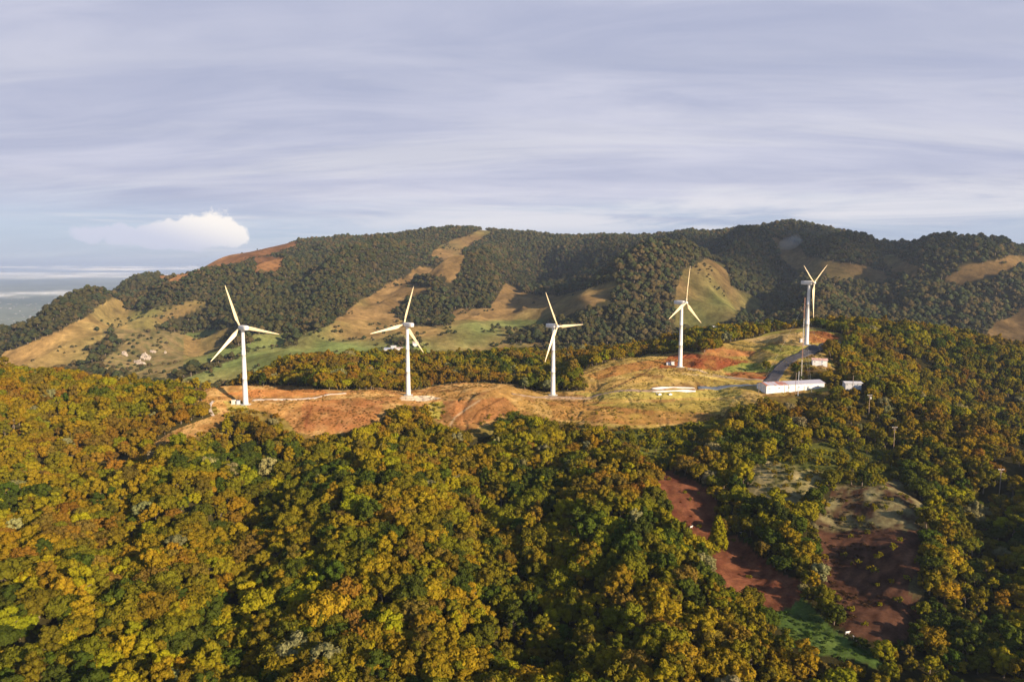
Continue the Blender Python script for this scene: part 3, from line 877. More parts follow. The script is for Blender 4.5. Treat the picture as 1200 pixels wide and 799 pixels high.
def gable_shed(name, L, Wd, Hh, rise, wallm, roofm, label, loc, rz, ndoors=2, nwin=5, over=0.5, cat='building', group=None):
    """long building: length along local X, front (towards -Y)"""
    root = empty(name, loc, rz)
    mb = MB()
    hw = Wd / 2; hl = L / 2
    bm = mb.bm
    pts = [(-hw, 0 - 1.5), (hw, -1.5), (hw, Hh), (0, Hh + rise), (-hw, Hh)]
    A_ = [bm.verts.new((-hl, y, z)) for y, z in pts]; B_ = [bm.verts.new((hl, y, z)) for y, z in pts]
    bm.faces.new(A_); bm.faces.new(list(reversed(B_)))
    for i in range(5):
        bm.faces.new((A_[i], B_[i], B_[(i + 1) % 5], A_[(i + 1) % 5]))
    wall = mb.build('wall', wallm, root)
    mb = MB(); bm = mb.bm
    th = 0.14
    sl = rise / hw
    prof = [(-hw - over, Hh - over * sl + 0.03), (0, Hh + rise + 0.03), (hw + over, Hh - over * sl + 0.03), (hw + over, Hh - over * sl + 0.03 + th), (0, Hh + rise + 0.03 + th), (-hw - over, Hh - over * sl + 0.03 + th)]
    A_ = [bm.verts.new((-hl - over, y, z)) for y, z in prof]; B_ = [bm.verts.new((hl + over, y, z)) for y, z in prof]
    for q in ((0, 1, 4, 5), (1, 2, 3, 4)):
        bm.faces.new([A_[i] for i in q]); bm.faces.new([B_[i] for i in reversed(q)])
    for i in range(6):
        bm.faces.new((A_[i], B_[i], B_[(i + 1) % 6], A_[(i + 1) % 6]))
    mb.build('roof', roofm, root)
    for k in range(ndoors):
        x = -hl + L * (k + 0.5) / ndoors + 0.13 * L / ndoors
        d = MB().box((x, -hw - 0.03, 1.2), (min(2.4, L * 0.12), 0.1, 2.4), 0, 0.01).build('door', GREYP, root)
    for k in range(nwin):
        x = -hl + L * (k + 0.5) / nwin - 0.2 * L / nwin
        w = MB().box((x, -hw - 0.02, Hh * 0.62), (min(1.6, L * 0.12), 0.08, 0.7), 0, 0.01).build('window', GREYP, root)
        MB().box((x, -hw - 0.07, Hh * 0.62), (min(1.6, L * 0.12) - 0.3, 0.03, 0.45)).build('pane', DARKM, w)
    tag(root, label, cat, group)
    return root


mid = (SHED_A + SHED_B) / 2
rzs = facing(SHED_A, SHED_B)
nrm = Vector((-math.sin(rzs), math.cos(rzs), 0))
Ls = (SHED_B - SHED_A).length
cx_ = mid + nrm * 5.0
cz = float(min(SHED_A.z, SHED_B.z)) + 0.3
WALLW = simple('white_wall', (0.62, 0.60, 0.58), 0.7, 0, 0.2, 0.5)
SHED = gable_shed('warehouse', Ls, 10.0, 4.6, 1.3, WALLW, ROOFM, 'long white warehouse with a rust streaked sheet roof beside the asphalt road', (cx_.x, cx_.y, cz), rzs, 3, 6, 0.4)
c = cast(962, 428, 430, 500, 0.25)
gable_shed('small_house', 9.0, 5.5, 2.9, 0.8, WALLW, simple('red_stained_roof', (0.55, 0.33, 0.27), 0.6, 0, 0.45, 0.9), 'small white house with a red stained roof below the bend of the road', (c.x, c.y + 2.5, c.z + 0.6), -0.28, 1, 2, 0.5)
c = cast(1000, 456, 380, 470, 0.25)
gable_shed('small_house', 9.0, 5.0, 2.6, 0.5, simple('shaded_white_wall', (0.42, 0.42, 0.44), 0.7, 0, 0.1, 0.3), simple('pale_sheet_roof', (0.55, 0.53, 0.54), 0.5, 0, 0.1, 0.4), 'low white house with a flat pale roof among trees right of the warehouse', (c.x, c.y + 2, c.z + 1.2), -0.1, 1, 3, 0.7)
# roofs in the wood behind the crest and the village in the valley
c = cast(840, 392, 560, 660, 0.5)
gable_shed('small_house', 8, 5, 3, 0.8, WALLW, simple('white_sheet_roof', (0.75, 0.72, 0.68), 0.5), 'tiny white house half hidden in the wood behind the yellow knoll', (c.x, c.y, c.z + 3.2), 0.1, 1, 2, 0.5)
for k, (px, py, L_, lab) in enumerate(((456, 412.5, 11, 'long bluish roofed farm building left of the second wind turbine tower'), (468, 412, 9, 'white farm house touching the second wind turbine tower in view'), (487, 405.5, 7, 'small pale farm house just right of the second wind turbine tower'),
                                       (461, 410, 6, 'smallest white house of the valley village, behind the bluish roofed building'))):
    c = cast(px, py, 850, 1300, 1.0)
    gable_shed('farm_house', L_, 7, 3.2, 1.2, WALLW, simple('valley_roof', [(0.35, 0.37, 0.45), (0.5, 0.40, 0.34), (0.4, 0.32, 0.3), (0.5, 0.48, 0.46)][k], 0.5), lab, (c.x, c.y, c.z + 1.0), 0.15 * (k - 1), 1, 2, 0.5, 'building', 'village houses in the valley')

# transformer boxes
def kiosk(px, py, size, label, Y0, Y1, mat=WHITE, rz=0.0):
    c = cast(px, py, Y0, Y1, 0.25)
    root = empty('transformer_box', c, rz)
    w, d, h = size
    MB().box((0, 0, 0.0), (w + 0.5, d + 0.5, 0.5), 0, 0.03).build('plinth', CONC, root)
    MB().box((0, 0, 0.25 + h / 2), (w, d, h), 0, 0.05).build('cabinet', mat, root)
    MB().box((0, 0, 0.3 + h), (w + 0.35, d + 0.35, 0.14), 0, 0.04).build('lid', mat, root)
    MB().box((w * 0.2, -d / 2 - 0.03, 0.25 + h / 2), (w * 0.35, 0.06, h * 0.8)).build('door', GREYP, root)
    tag(root, label, 'electrical cabinet', 'electrical cabinets at the tower feet')


CREAM = simple('cream_paint', (0.66, 0.60, 0.46), 0.6)
kiosk(274, 473.5, (2.0, 2.0, 2.2), 'cream electrical cabinet left of the leftmost wind turbine, the far one of the pair', 380, 415, CREAM)
kiosk(279.5, 473.8, (1.6, 1.6, 2.0), 'grey electrical cabinet touching the foot of the leftmost wind turbine', 380, 415, GREYP)
kiosk(788, 427.5, (2.2, 1.8, 1.9), 'white electrical cabinet left of the turbine by the red cut bank', 465, 500)
kiosk(783, 427.5, (2.6, 1.8, 1.4), 'low grey electrical cabinet beside the white one left of the fourth turbine', 465, 500, GREYP)
kiosk(939.3, 401, (2.2, 1.8, 2.2), 'white electrical cabinet at the foot of the furthest uphill turbine', 485, 520)

# spare blades lying on the grass
def spare_blade(x0, x1, py, label, flip, Y0=395, Y1=440, roll=0.0, dy=0.0):
    a = cast(x0, py, Y0, Y1, 0.25); b = cast(x1, py - 0.5, Y0, Y1, 0.25)
    a.y += dy; b.y += dy
    a.z = float(H(a.x, a.y)); b.z = float(H(b.x, b.y))
    L_ = (b - a).length
    prof = [(1.0, 0.0), (0.7, 0.5), (0.1, 0.72), (-0.5, 0.5), (-1.0, 0.0), (-0.5, -0.22), (0.1, -0.36), (0.7, -0.3)]
    secs = []
    for s_, ch, th in ((0, 0.62, 0.62), (0.06, 0.62, 0.6), (0.14, 1.0, 0.5), (0.22, 1.25, 0.42), (0.4, 1.05, 0.32), (0.6, 0.8, 0.24), (0.8, 0.5, 0.16), (0.95, 0.25, 0.1), (1.0, 0.06, 0.04)):
        x = s_ * L_ if not flip else (1 - s_) * L_
        secs.append([(x, py_ * th * 1.5, 1.25 + pz * ch * 0.85) for pz, py_ in prof])
    root = empty('turbine_blade', a, math.atan2(b.y - a.y, b.x - a.x))
    root.rotation_euler = (0, -math.asin((b.z - a.z) / L_), root.rotation_euler.z)
    MB().loft(secs).build('blade_shell', WHITE, root, True)
    for q in (0.12, 0.62):
        MB().box((q * L_, 0, 0.18), (0.5, 2.2, 0.5), 0, 0.04).build('support', CONC, root)
    tag(root, label, 'turbine blade', 'spare blades lying on the grass')


spare_blade(763, 815, 461.2, 'white spare blade on the grass left of the warehouse, front one, root to the right', True)
spare_blade(765, 816, 460.0, 'white spare blade on the grass left of the warehouse, rear one with raised tip', False, dy=3.2)
for px, py, lab in ((773, 463, 'white concrete block in front of the spare blades, left one'), (785.5, 463, 'white concrete block in front of the spare blades, right one')):
    c = cast(px, py, 385, 430, 0.25)
    o = MB().box((0, 0, 0.4), (2.0, 1.3, 0.9), 0.2, 0.08).box((0, 0, 0.95), (0.9, 0.7, 0.3), 0.2, 0.05).build('concrete_block', WHITE)
    o.location = c
    tag(o, lab, 'block', 'blocks beside the spare blades')

MASTW = simple('faded_white_paint', (0.5, 0.46, 0.42), 0.6); MASTR = simple('faded_red_paint', (0.34, 0.17, 0.11), 0.6)

# met mast
def met_mast():
    c = cast(939, 445, 420, 450, 0.25)
    root = empty('lattice_mast', c)
    Hm = 52.0; r_ = 0.3
    for part in range(4):
        mb = MB()
        z0 = Hm * part / 4; z1 = Hm * (part + 1) / 4
        for k in range(3):
            a = 2 * math.pi * k / 3
            mb.tube((r_ * math.cos(a), r_ * math.sin(a), z0), (r_ * math.cos(a), r_ * math.sin(a), z1), 0.055, seg=6)
        m = 7
        for i in range(m):
            za = z0 + (z1 - z0) * i / m; zb = z0 + (z1 - z0) * (i + 1) / m
            for k in range(3):
                a = 2 * math.pi * k / 3; b = 2 * math.pi * (k + 1) / 3
                mb.tube((r_ * math.cos(a), r_ * math.sin(a), za), (r_ * math.cos(b), r_ * math.sin(b), zb), 0.03, seg=4)
        s = mb.build('mast_section', MASTW if part % 2 == 0 else MASTR, root)
    for k in range(3):
        a = 2 * math.pi * k / 3 + 0.4
        mb = MB()
        for hz in (0.45, 0.92):
            e = Vector((22 * math.cos(a), 22 * math.sin(a), 0))
            e.z = float(H(c.x + e.x, c.y + e.y)) - c.z
            mb.tube((0, 0, Hm * hz), e, 0.018, seg=4)
        mb.build('guy_wire', GREYP, root)
    mb = MB(); mb.tube((0, 0, Hm), (0, 0, Hm + 2), 0.05, seg=6); mb.tube((-0.9, 0, Hm + 0.6), (0.9, 0, Hm + 0.6), 0.05, seg=6); mb.build('wind_sensor', DARKM, root)
    tag(root, 'tall thin red and white lattice mast behind the warehouse, held by guy wires', 'mast')


met_mast()


def pole(px, py, h, label, Y0, Y1, arms=True, mat=WOODM, white=False, lift=0.0):
    c = cast(px, py, Y0, Y1, 0.3)
    c.z += lift
    root = empty('utility_pole', c)
    MB().tube((0, 0, -3 - lift), (0, 0, h), 0.19, 0.13, 10).build('pole', mat, root)
    if arms:
        ar = MB().box((0, 0, h - 0.5), (2.4, 0.14, 0.16)).build('crossarm', mat, root)
        MB().box((0, 0, h - 1.5), (1.5, 0.14, 0.16)).build('crossarm', mat, root)
        for x in (-1.1, -0.5, 0.5, 1.1):
            MB().lathe([(0.09, 0), (0.16, 0.08), (0.11, 0.16), (0.16, 0.24), (0.08, 0.36)], 10).build('insulator', CERAM, root, loc=(x, 0, h - 0.41))
        if white:
            MB().lathe([(0.3, 0), (0.36, 0.1), (0.36, 1.0), (0.28, 1.15)], 14).build('transformer_can', CERAM, root, loc=(0.5, -0.1, h - 2.4))
    tag(root, label, 'utility pole', 'utility poles around the warehouse' if h < 13 else None)


pole(1047, 527, 11, 'wooden utility pole with two crossarms standing in shrubs above the brown clearing', 310, 360, lift=0.5)
pole(1171, 580, 10, 'wooden utility pole among trees on the slope below the spur, furthest right', 250, 320, lift=1.5)
pole(1018, 486, 9, 'utility pole with a white transformer can, in the trees below the low white house', 340, 400, white=True, lift=2)
pole(889, 462, 7.5, 'thin pole in front of the left end of the warehouse', 395, 425, False)
pole(932, 462, 13, 'taller thin pole in front of the warehouse, left one of two', 385, 425, False)
pole(935, 464, 15, 'tallest thin pole in front of the warehouse, right one of two', 380, 425, False, GREYP)
pole(999, 460, 9, 'thin pole in front of the low white house', 380, 430, False, lift=1)

# cattle in the clearings
def cow_mesh():
    mb = MB()
    def ring(x, y0, z0, w, h, k=10):
        return [(x, y0 + w * math.cos(2 * math.pi * i / k), z0 + h * math.sin(2 * math.pi * i / k)) for i in range(k)]
    mb.loft([ring(-1.0, 0, 1.05, 0.1, 0.12), ring(-0.92, 0, 1.02, 0.27, 0.3), ring(-0.6, 0, 0.98, 0.33, 0.38), ring(0, 0, 0.93, 0.38, 0.42), ring(0.55, 0, 0.97, 0.31, 0.4), ring(0.8, 0, 1.08, 0.2, 0.28), ring(1.05, 0, 1.22, 0.14, 0.19),
             ring(1.22, 0, 1.3, 0.14, 0.17), ring(1.4, 0, 1.2, 0.1, 0.13), ring(1.58, 0, 1.08, 0.07, 0.08)])
    for sx, kb in ((-0.75, -0.12), (0.6, 0.05)):
        for sy in (-0.19, 0.19):
            mb.tube((sx, sy, 0.85), (sx + kb, sy, 0.42), 0.14, 0.07, 8); mb.tube((sx + kb, sy, 0.44), (sx, sy, 0.0), 0.07, 0.055, 8)
    mb.tube((-1.0, 0, 1.1), (-1.12, 0, 0.5), 0.04, 0.025, 6)
    for sy in (-1, 1):
        mb.tube((1.2, 0.1 * sy, 1.42), (1.17, 0.3 * sy, 1.4), 0.06, 0.03, 6)
    return mb.mesh('cow', True)


cm = cow_mesh(); cm.materials.append(simple('cow_hide', (0.68, 0.64, 0.6), 0.8, 0, 0.2, 1.5))
for px, py, rz, lab in ((810, 619, 0.6, 'white cow on the dark red soil left of the lone pointed tree'), (856, 620, 2.2, 'white cow at the edge of the trees right of the lone pointed tree'), (870, 626, 3.0, 'white cow lower down on the red soil right of the lone pointed tree'),
                        (912, 666, 1.0, 'white cow near the shaded lower right edge of the red clearing'), (993, 743, 0.2, 'white cow at the top edge of the dark green meadow, larger of two'), (1002, 750, 1.8, 'white cow at the edge of the dark green meadow, lower of two')):
    c = cast(px, py, 170, 320, 0.2)
    o = bpy.data.objects.new('cow', cm); col.objects.link(o)
    o.location = c; o.rotation_euler = (0, 0, rz); o.scale = (0.68, 0.68, 0.68)
    tag(o, lab, 'cow', 'cows in the clearings')

# pale rock outcrop on the mountain foot
def rock(px, py, w, h, label):
    c = cast(px, py, 820, 1250, 1.0)
    bm = bmesh.new(); bmesh.ops.create_icosphere(bm, subdivisions=4, radius=1.0)
    for v in bm.verts:
        p = v.co
        k = 0.9 + 0.55 * float(fbm(p.x * 2.5 + px, p.z * 2.5 + p.y * 2, 1.0, 3, 91)) + 0.4 * float(fbm(p.x * 7 + px, p.y * 5 + p.z * 4, 1.0, 3, 92))
        v.co = Vector((p.x * w * k, p.y * w * 0.6 * k, p.z * h * k))
    me = bpy.data.meshes.new('rock_outcrop'); bm.to_mesh(me); bm.free()
    o = link('rock_outcrop', me, None, (ROCK,)); o.location = c
    tag(o, label, 'rock', 'pale rocks on the mountain foot')


rock(171, 421, 8, 8, 'tall pale rock outcrop, largest one of the group on the grassy mountain foot')
rock(163, 426, 8, 5, 'pale rock outcrop at lower left of the tallest one on the mountain foot')
rock(146, 416, 5, 5, 'small brownish rock outcrop furthest left on the grassy mountain foot')
rock(179, 413, 5, 3, 'small pale rock ledge up right of the tallest rock outcrop')
rock(194, 414, 1.8, 4, 'thin upright pale rock alone right of the rock group')

# ------------------------------------------------------------------ trees
def crown_mesh(seed, form='round', leaves=2300, leaf=0.36):
    r = np.random.default_rng(seed)
    C = []
    if form == 'cone':
        for k in range(40):
            t = (k + 0.5) / 40
            z = 1.2 + 8.3 * t
            rad = 2.7 * (1 - t) ** 0.75 + 0.15
            a = k * 2.4 + r.normal() * 0.3
            C.append((rad * 0.72 * math.cos(a), rad * 0.72 * math.sin(a), z, 0.55 + 0.62 * (1 - t), 0.85))
    else:
        nc = {'round': 24, 'broad': 32, 'tall': 24, 'open': 20, 'shrub': 12}[form]
        Rr = {'round': 2.9, 'broad': 3.8, 'tall': 2.2, 'open': 3.0, 'shrub': 1.5}[form]
        zc = {'round': 3.5, 'broad': 4.1, 'tall': 4.7, 'open': 4.2, 'shrub': 0.9}[form]
        zh = {'round': 2.7, 'broad': 2.1, 'tall': 4.0, 'open': 2.5, 'shrub': 1.1}[form]
        lop = r.normal(0, 0.22, 2)
        for k in range(nc):
            t = 1 - (k + 0.5) / nc * 1.62          # z on a sphere, top down to a bit under the equator
            a = k * 2.39996 + r.normal() * 0.35
            s = math.sqrt(max(0.05, 1 - t * t)) if abs(t) < 1 else 0.3
            q = (0.75 if form == 'open' else 0.72) + r.uniform(-0.2, 0.28)
            rad = {'open': 0.85, 'shrub': 0.6}.get(form, 1.0) * r.uniform(0.62, 1.25) * Rr / 3.0
            C.append((Rr * s * q * math.cos(a) + lop[0] * t, Rr * s * q * math.sin(a) + lop[1] * t, zc + zh * t * q * 1.1, rad, 0.8))
    C = np.array(C)
    area = C[:, 3] ** 2
    cnt = np.maximum(12, (leaves * area / area.sum()).astype(int))
    Vs = []; Fs = []
    off = 0
    for (x, y, z, rad, sq), m in zip(C, cnt):
        d = r.normal(size=(m, 3)); d[:, 2] += 0.35; d /= np.linalg.norm(d, axis=1)[:, None]
        lump = 1 + 0.22 * np.sin(d[:, 0] * 5 + x * 3) * np.sin(d[:, 1] * 5 + y * 3)
        p = d * (rad * lump * r.uniform(0.78, 1.12, m))[:, None]
        p[:, 2] *= sq
        p += (x, y, z)
        nr = d + r.normal(size=(m, 3)) * 0.33; nr /= np.linalg.norm(nr, axis=1)[:, None]
        a = np.cross(nr, r.normal(size=(m, 3))); a /= np.linalg.norm(a, axis=1)[:, None]
        b = np.cross(nr, a)
        sz = (leaf * r.uniform(0.6, 1.3, m))[:, None]
        q = np.stack([p + a * sz, p + b * sz * 0.6, p - a * sz * 0.9, p - b * sz * 0.6], 1).reshape(-1, 3)
        Vs.append(q); Fs.append(np.arange(m * 4).reshape(m, 4) + off); off += m * 4
        # an inner core of darker-packed leaves so that the clump is not see-through
        bm = bmesh.new(); bmesh.ops.create_icosphere(bm, subdivisions=1, radius=rad * 0.82)
        cv = np.array([v.co[:] for v in bm.verts]); cv *= r.uniform(0.85, 1.1, (len(cv), 1)); cv[:, 2] *= sq; cv += (x, y, z)
        cf = np.array([[v.index for v in f_.verts] + [f_.verts[0].index] for f_ in bm.faces]); bm.free()
        Vs.append(cv); Fs.append(('t', cf[:, :3] + off)); off += len(cv)
    V = np.concatenate(Vs)
    quads = np.concatenate([f_ for f_ in Fs if not isinstance(f_, tuple)])
    tris = np.concatenate([f_[1] for f_ in Fs if isinstance(f_, tuple)])
    return V, quads, tris


def trunk_mesh(seed, form):
    r = random.Random(seed)
    mb = MB()
    if form == 'shrub':
        for k in range(4):
            a = k * 1.6
            mb.tube((0, 0, -0.8), (0.6 * math.cos(a), 0.6 * math.sin(a), 0.9), 0.07, 0.03, 5)
    else:
        top = {'round': 3.0, 'broad': 3.0, 'tall': 4.0, 'open': 3.4, 'cone': 8.0}[form]
        lean = (r.uniform(-0.4, 0.4), r.uniform(-0.4, 0.4))
        mb.tube((0, 0, -1.5), (lean[0] * 0.4, lean[1] * 0.4, top * 0.5), 0.26, 0.19, 7)
        mb.tube((lean[0] * 0.4, lean[1] * 0.4, top * 0.48), (lean[0], lean[1], top), 0.19, 0.1, 7)
        if form != 'cone':
            for k in range(6):
                a = k * 1.05 + r.uniform(-0.2, 0.2); z0 = top * r.uniform(0.5, 0.9); q = r.uniform(1.4, 2.4)
                mb.tube((lean[0] * z0 / top, lean[1] * z0 / top, z0), (q * math.cos(a), q * math.sin(a), z0 + r.uniform(1.0, 1.9)), 0.1, 0.035, 5)
    return mb.mesh('trunk')


def mixed_mesh(name, V, quads, tris):
    me = bpy.data.meshes.new(name)
    me.vertices.add(len(V)); me.vertices.foreach_set('co', V.astype(np.float32).ravel())
    lv = np.concatenate([quads.ravel(), tris.ravel()]).astype(np.int32)
    me.loops.add(len(lv)); me.loops.foreach_set('vertex_index', lv)
    ls = np.concatenate([np.arange(len(quads)) * 4, len(quads) * 4 + np.arange(len(tris)) * 3]).astype(np.int32)
    me.polygons.add(len(ls)); me.polygons.foreach_set('loop_start', ls)
    me.update(calc_edges=True)
    return me


FORMS = ['round', 'broad', 'tall', 'open', 'round', 'broad', 'open', 'shrub']
PROT = []
for k, fm in enumerate(FORMS):
    V, q, t = crown_mesh(100 + k, fm, 900 if fm == 'shrub' else (3000 if fm == 'broad' else 2300), 0.27 if fm == 'shrub' else 0.33)
    cmesh = mixed_mesh('crown', V, q, t); cmesh.materials.append(LEAF)
    tm = trunk_mesh(k, fm); tm.materials.append(BARK)
    PROT.append((fm, V, q, t, cmesh, tm))
SHRUB = FORMS.index('shrub')
Vc, qc, tc_ = crown_mesh(300, 'cone', 3400, 0.28)
CONE = mixed_mesh('crown', Vc, qc, tc_); CONE.materials.append(LEAF)
CONET = trunk_mesh(33, 'cone'); CONET.materials.append(BARK)

TONES = {'golden olive': (0.185, 0.128, 0.008), 'rust brown': (0.165, 0.092, 0.011), 'deep green': (0.048, 0.062, 0.007), 'olive green': (0.115, 0.100, 0.007),
         'bright yellow green': (0.190, 0.165, 0.006), 'dull brown': (0.125, 0.085, 0.014), 'pale grey green': (0.17, 0.155, 0.065)}
TN = list(TONES)
TC = np.array([TONES[k] for k in TN])


def scatter(Y0, Y1, spacing, umax, seed):
    """jittered grid of points in world metres inside a widening strip"""
    r = np.random.default_rng(seed)
    ny = int((Y1 - Y0) / spacing)
    pts = []
    for j in range(ny):
        y = Y0 + (j + 0.5) * spacing
        w = umax * y
        nx = int(2 * w / spacing)
        x = -w + (np.arange(nx) + 0.5 + (j % 2) * 0.5) * spacing
        pts.append(np.stack([x, np.full(nx, y)], 1))
    p = np.concatenate(pts)
    return p + r.uniform(-0.42, 0.42, p.shape) * spacing, r


def cell(arr, X, Y):
    i = np.clip(np.searchsorted(GU, X / Y), 0, NU - 1); j = np.clip(np.searchsorted(GY, Y), 0, NY - 1)
    return arr[j, i]


# ---- near trees
pn, r = scatter(118, 655, 4.7, 0.86, 5)
X, Y = pn[:, 0], pn[:, 1]
Zg = H(X, Y)
bare = cell(ridge_m | c1_m | c2_m | gm_m | mg_m, X, Y)
low = cell(lv_m, X, Y)
dens = fbm(X, Y, 26, 3, 101)
px_, py_ = project(X, Y, Zg)
# keep a margin clear around things
clear = np.zeros(len(X), bool)
for c in T_POS:
    clear |= np.hypot(X - c.x, Y - c.y) < 6
sx, sy = SHED.location.x, SHED.location.y
lx = (X - sx) * math.cos(rzs) + (Y - sy) * math.sin(rzs); ly = -(X - sx) * math.sin(rzs) + (Y - sy) * math.cos(rzs)
clear |= (np.abs(lx) < Ls / 2 + 4) & (ly < 9) & (ly > np.where(lx < 4, -34, -13))
for px, py, Y0, Y1, rad in ((962, 428, 430, 500, 9), (1000, 456, 380, 470, 11), (1047, 527, 310, 360, 3), (1171, 580, 250, 320, 2.5), (1018, 486, 340, 400, 3)):
    c = cast(px, py, Y0, Y1, 0.25)
    clear |= (np.hypot(X - c.x, Y - c.y) < rad) | ((np.abs(X / Y - c.x / c.y) < rad * 0.5 / c.y) & (Y < c.y) & (Y > c.y - 13))
big = np.clip((430 - Y) / 150, 0, 1)
# no tall growth whose top would stand over the open ground from the crest side
open_top = np.zeros(len(X), bool)
for poly, Y0, Y1, hgt in ((RIDGE, 335, 470, 6.0), (C1, 150, 330, 4.0), (C2, 150, 330, 4.0), (GM, 150, 330, 5.0)):
    for q in (0.5, 1.0):
        tx_, ty_ = project(X, Y, Zg + hgt * q)
        open_top |= (Y > Y0) & (Y < Y1) & inpoly(tx_, ty_, poly)
keep = ~bare & ~clear & (dens > -0.52)
X, Y, Zg, low, dens, px_, py_, big, open_top = (a[keep] for a in (X, Y, Zg, low, dens, px_, py_, big, open_top))
n_ = len(X)
# smaller growth on the right spur and near bare ground
sm = 0.86 + 0.08 * big + 0.30 * fbm(X, Y, 40, 2, 103) + r.normal(0, 0.20, n_)
spur = (px_ > 960) & (Y > 250) & (Y < 430)
sm = np.where(spur, sm * 0.88, sm)
sm = np.where(Y > 470, sm * 1.0, sm)
sm = np.where(low, 1.15 + r.normal(0, 0.3, n_), sm)
sm = np.clip(sm, 0.42, 1.5)
pid = r.choice([0, 1, 2, 3, 4, 5, 6], n_, p=[0.17, 0.17, 0.11, 0.13, 0.16, 0.13, 0.13])
pid = np.where((low & (r.random(n_) < 0.7)) | (r.random(n_) < 0.05), SHRUB, pid)
sm = np.where(low & (pid != SHRUB), 0.6, sm)
pid = np.where(open_top, SHRUB, pid); sm = np.where(open_top, r.uniform(0.6, 1.5, n_), sm)
tn = fbm(X, Y, 45, 3, 107) * 0.9 + r.normal(0, 0.33, n_) - 0.16 * np.clip((250 - Y) / 60, 0, 1) + 0.12 * np.clip((Y - 330) / 80, 0, 1) - 0.1 - 0.14 * np.clip((px_ - 930) / 100, 0, 1)
tone = np.select([tn < -0.58, tn < -0.40, tn < -0.06, tn < 0.36, tn < 0.56], [2, 4, 3, 0, 5], 1)
tone = np.where((r.random(n_) < 0.022), 6, tone)
tone = np.where(low, np.where(r.random(n_) < 0.6, 3, 4), tone)
tcol = TC[tone] * (1 + r.normal(0, 0.13, (n_, 1))) * (1 + r.normal(0, 0.06, (n_, 3)))
tcol = np.clip(tcol, 0.008, 0.5)
# shrubs on the mound and the upper edge of the bare slope
extra = []
for poly, cnt, Y0, Y1, s0 in ((MG, 60, 240, 330, 0.85), (C2, 45, 190, 300, 0.75), (C1, 8, 190, 310, 0.6), ([(640, 484), (700, 480), (800, 484), (840, 480), (840, 496), (700, 500)], 46, 370, 420, 0.45), ([(498, 474), (520, 474), (520, 498), (500, 496)], 18, 370, 420, 0.7),
                          ([(560, 490), (600, 482), (640, 488), (600, 500), (560, 500)], 22, 360, 400, 0.6)):
    xs = [p[0] for p in poly]; ys = [p[1] for p in poly]
    k = 0
    while k < cnt:
        a, b = r.uniform(min(xs), max(xs)), r.uniform(min(ys), max(ys))
        if inpoly(np.array([a]), np.array([b]), poly)[0]:
            c = cast(a, b, Y0, Y1, 0.5)
            extra.append((c.x, c.y, c.z, s0 * r.uniform(0.6, 1.3))); k += 1
extra = np.array(extra)

euler = np.zeros((n_, 3)); euler[:, 2] = r.uniform(0, 6.283, n_); euler[:, :2] = r.normal(0, 0.05, (n_, 2))
scl = np.stack([sm * r.uniform(0.92, 1.12, n_), sm * r.uniform(0.92, 1.12, n_), sm * r.uniform(0.88, 1.12, n_)], 1)

# the trees that show largest become things of their own
ctop = Zg + 4.5 * sm
cpx, cpy = project(X, Y, ctop)
inframe = (cpx > 6) & (cpx < 1194) & (cpy < 790) & (cpy > 0) & (pid != SHRUB)
crad = np.array([2.9, 3.8, 2.2, 3.0, 2.9, 3.8, 3.0, 1.5])[pid] * sm
app = crad * FPX / Y
order = np.argsort(-np.where(inframe, app, -1))
single = order[:282]
smask = np.zeros(n_, bool); smask[single] = True


def place_name(x, y):
    h = ['far left', 'left', 'centre left', 'centre', 'centre right', 'right', 'far right'][min(6, int(x / 171.5))]
    v = 'bottom edge' if y > 745 else ('lower slope' if y > 690 else ('middle slope' if y > 610 else 'upper slope'))
    return v, h


short = {'golden olive': 'golden', 'rust brown': 'rust', 'deep green': 'dark green', 'olive green': 'olive', 'bright yellow green': 'lime', 'dull brown': 'brown', 'pale grey green': 'pale'}
labels = {}
for i in single:
    dx = cpx - cpx[i]; dy = cpy - cpy[i]
    near_ = (np.abs(dx) < 60) & (np.abs(dy) < 60) & (Y < 400)
    near_[i] = False
    ids = np.nonzero(near_)[0]
    L_ = [j for j in ids if dx[j] < -4]; R__ = [j for j in ids if dx[j] > 4]
    l = min(L_, key=lambda j: dx[j] ** 2 + 4 * dy[j] ** 2) if L_ else None
    g = min(R__, key=lambda j: dx[j] ** 2 + 4 * dy[j] ** 2) if R__ else None
    size = 'big ' if app[i] > 23 else ('small ' if app[i] < 16 else '')
    shape = {'round': 'round', 'broad': 'broad', 'tall': 'tall', 'open': 'open'}[FORMS[pid[i]]]
    v, h = place_name(cpx[i], cpy[i])
    if l is not None and g is not None:
        rel = 'between %s and %s' % (short[TN[tone[l]]], short[TN[tone[g]]])
        if tone[l] == tone[g]: rel = 'between two %s ones' % short[TN[tone[l]]]
    elif l is not None: rel = 'right of a %s one' % short[TN[tone[l]]]
    else: rel = 'left of a %s one' % (short[TN[tone[g]]] if g is not None else 'golden')
    labels[i] = '%s%s %s tree %s, %s %s' % (size, shape, short[TN[tone[i]]], rel, v, h)
# duplicates get one more telling word
from collections import defaultdict
dupl = defaultdict(list)
for i, l in labels.items(): dupl[l].append(i)
for l, ids in dupl.items():
    if len(ids) == 2:
        a, b = ids
        if abs(cpx[a] - cpx[b]) >= abs(cpy[a] - cpy[b]):
            if cpx[a] > cpx[b]: a, b = b, a
            labels[a] = l + ', left one'; labels[b] = l + ', right one'
        else:
            if cpy[a] > cpy[b]: a, b = b, a
            labels[a] = l + ', upper one'; labels[b] = l + ', lower one'
    elif len(ids) > 2:
        ids = sorted(ids, key=lambda q: cpx[q])
        for k, q in enumerate(ids):
            labels[q] = l + ', ' + ['first', 'second', 'third', 'fourth', 'fifth', 'sixth', 'seventh', 'eighth'][min(7, k)] + ' from left'


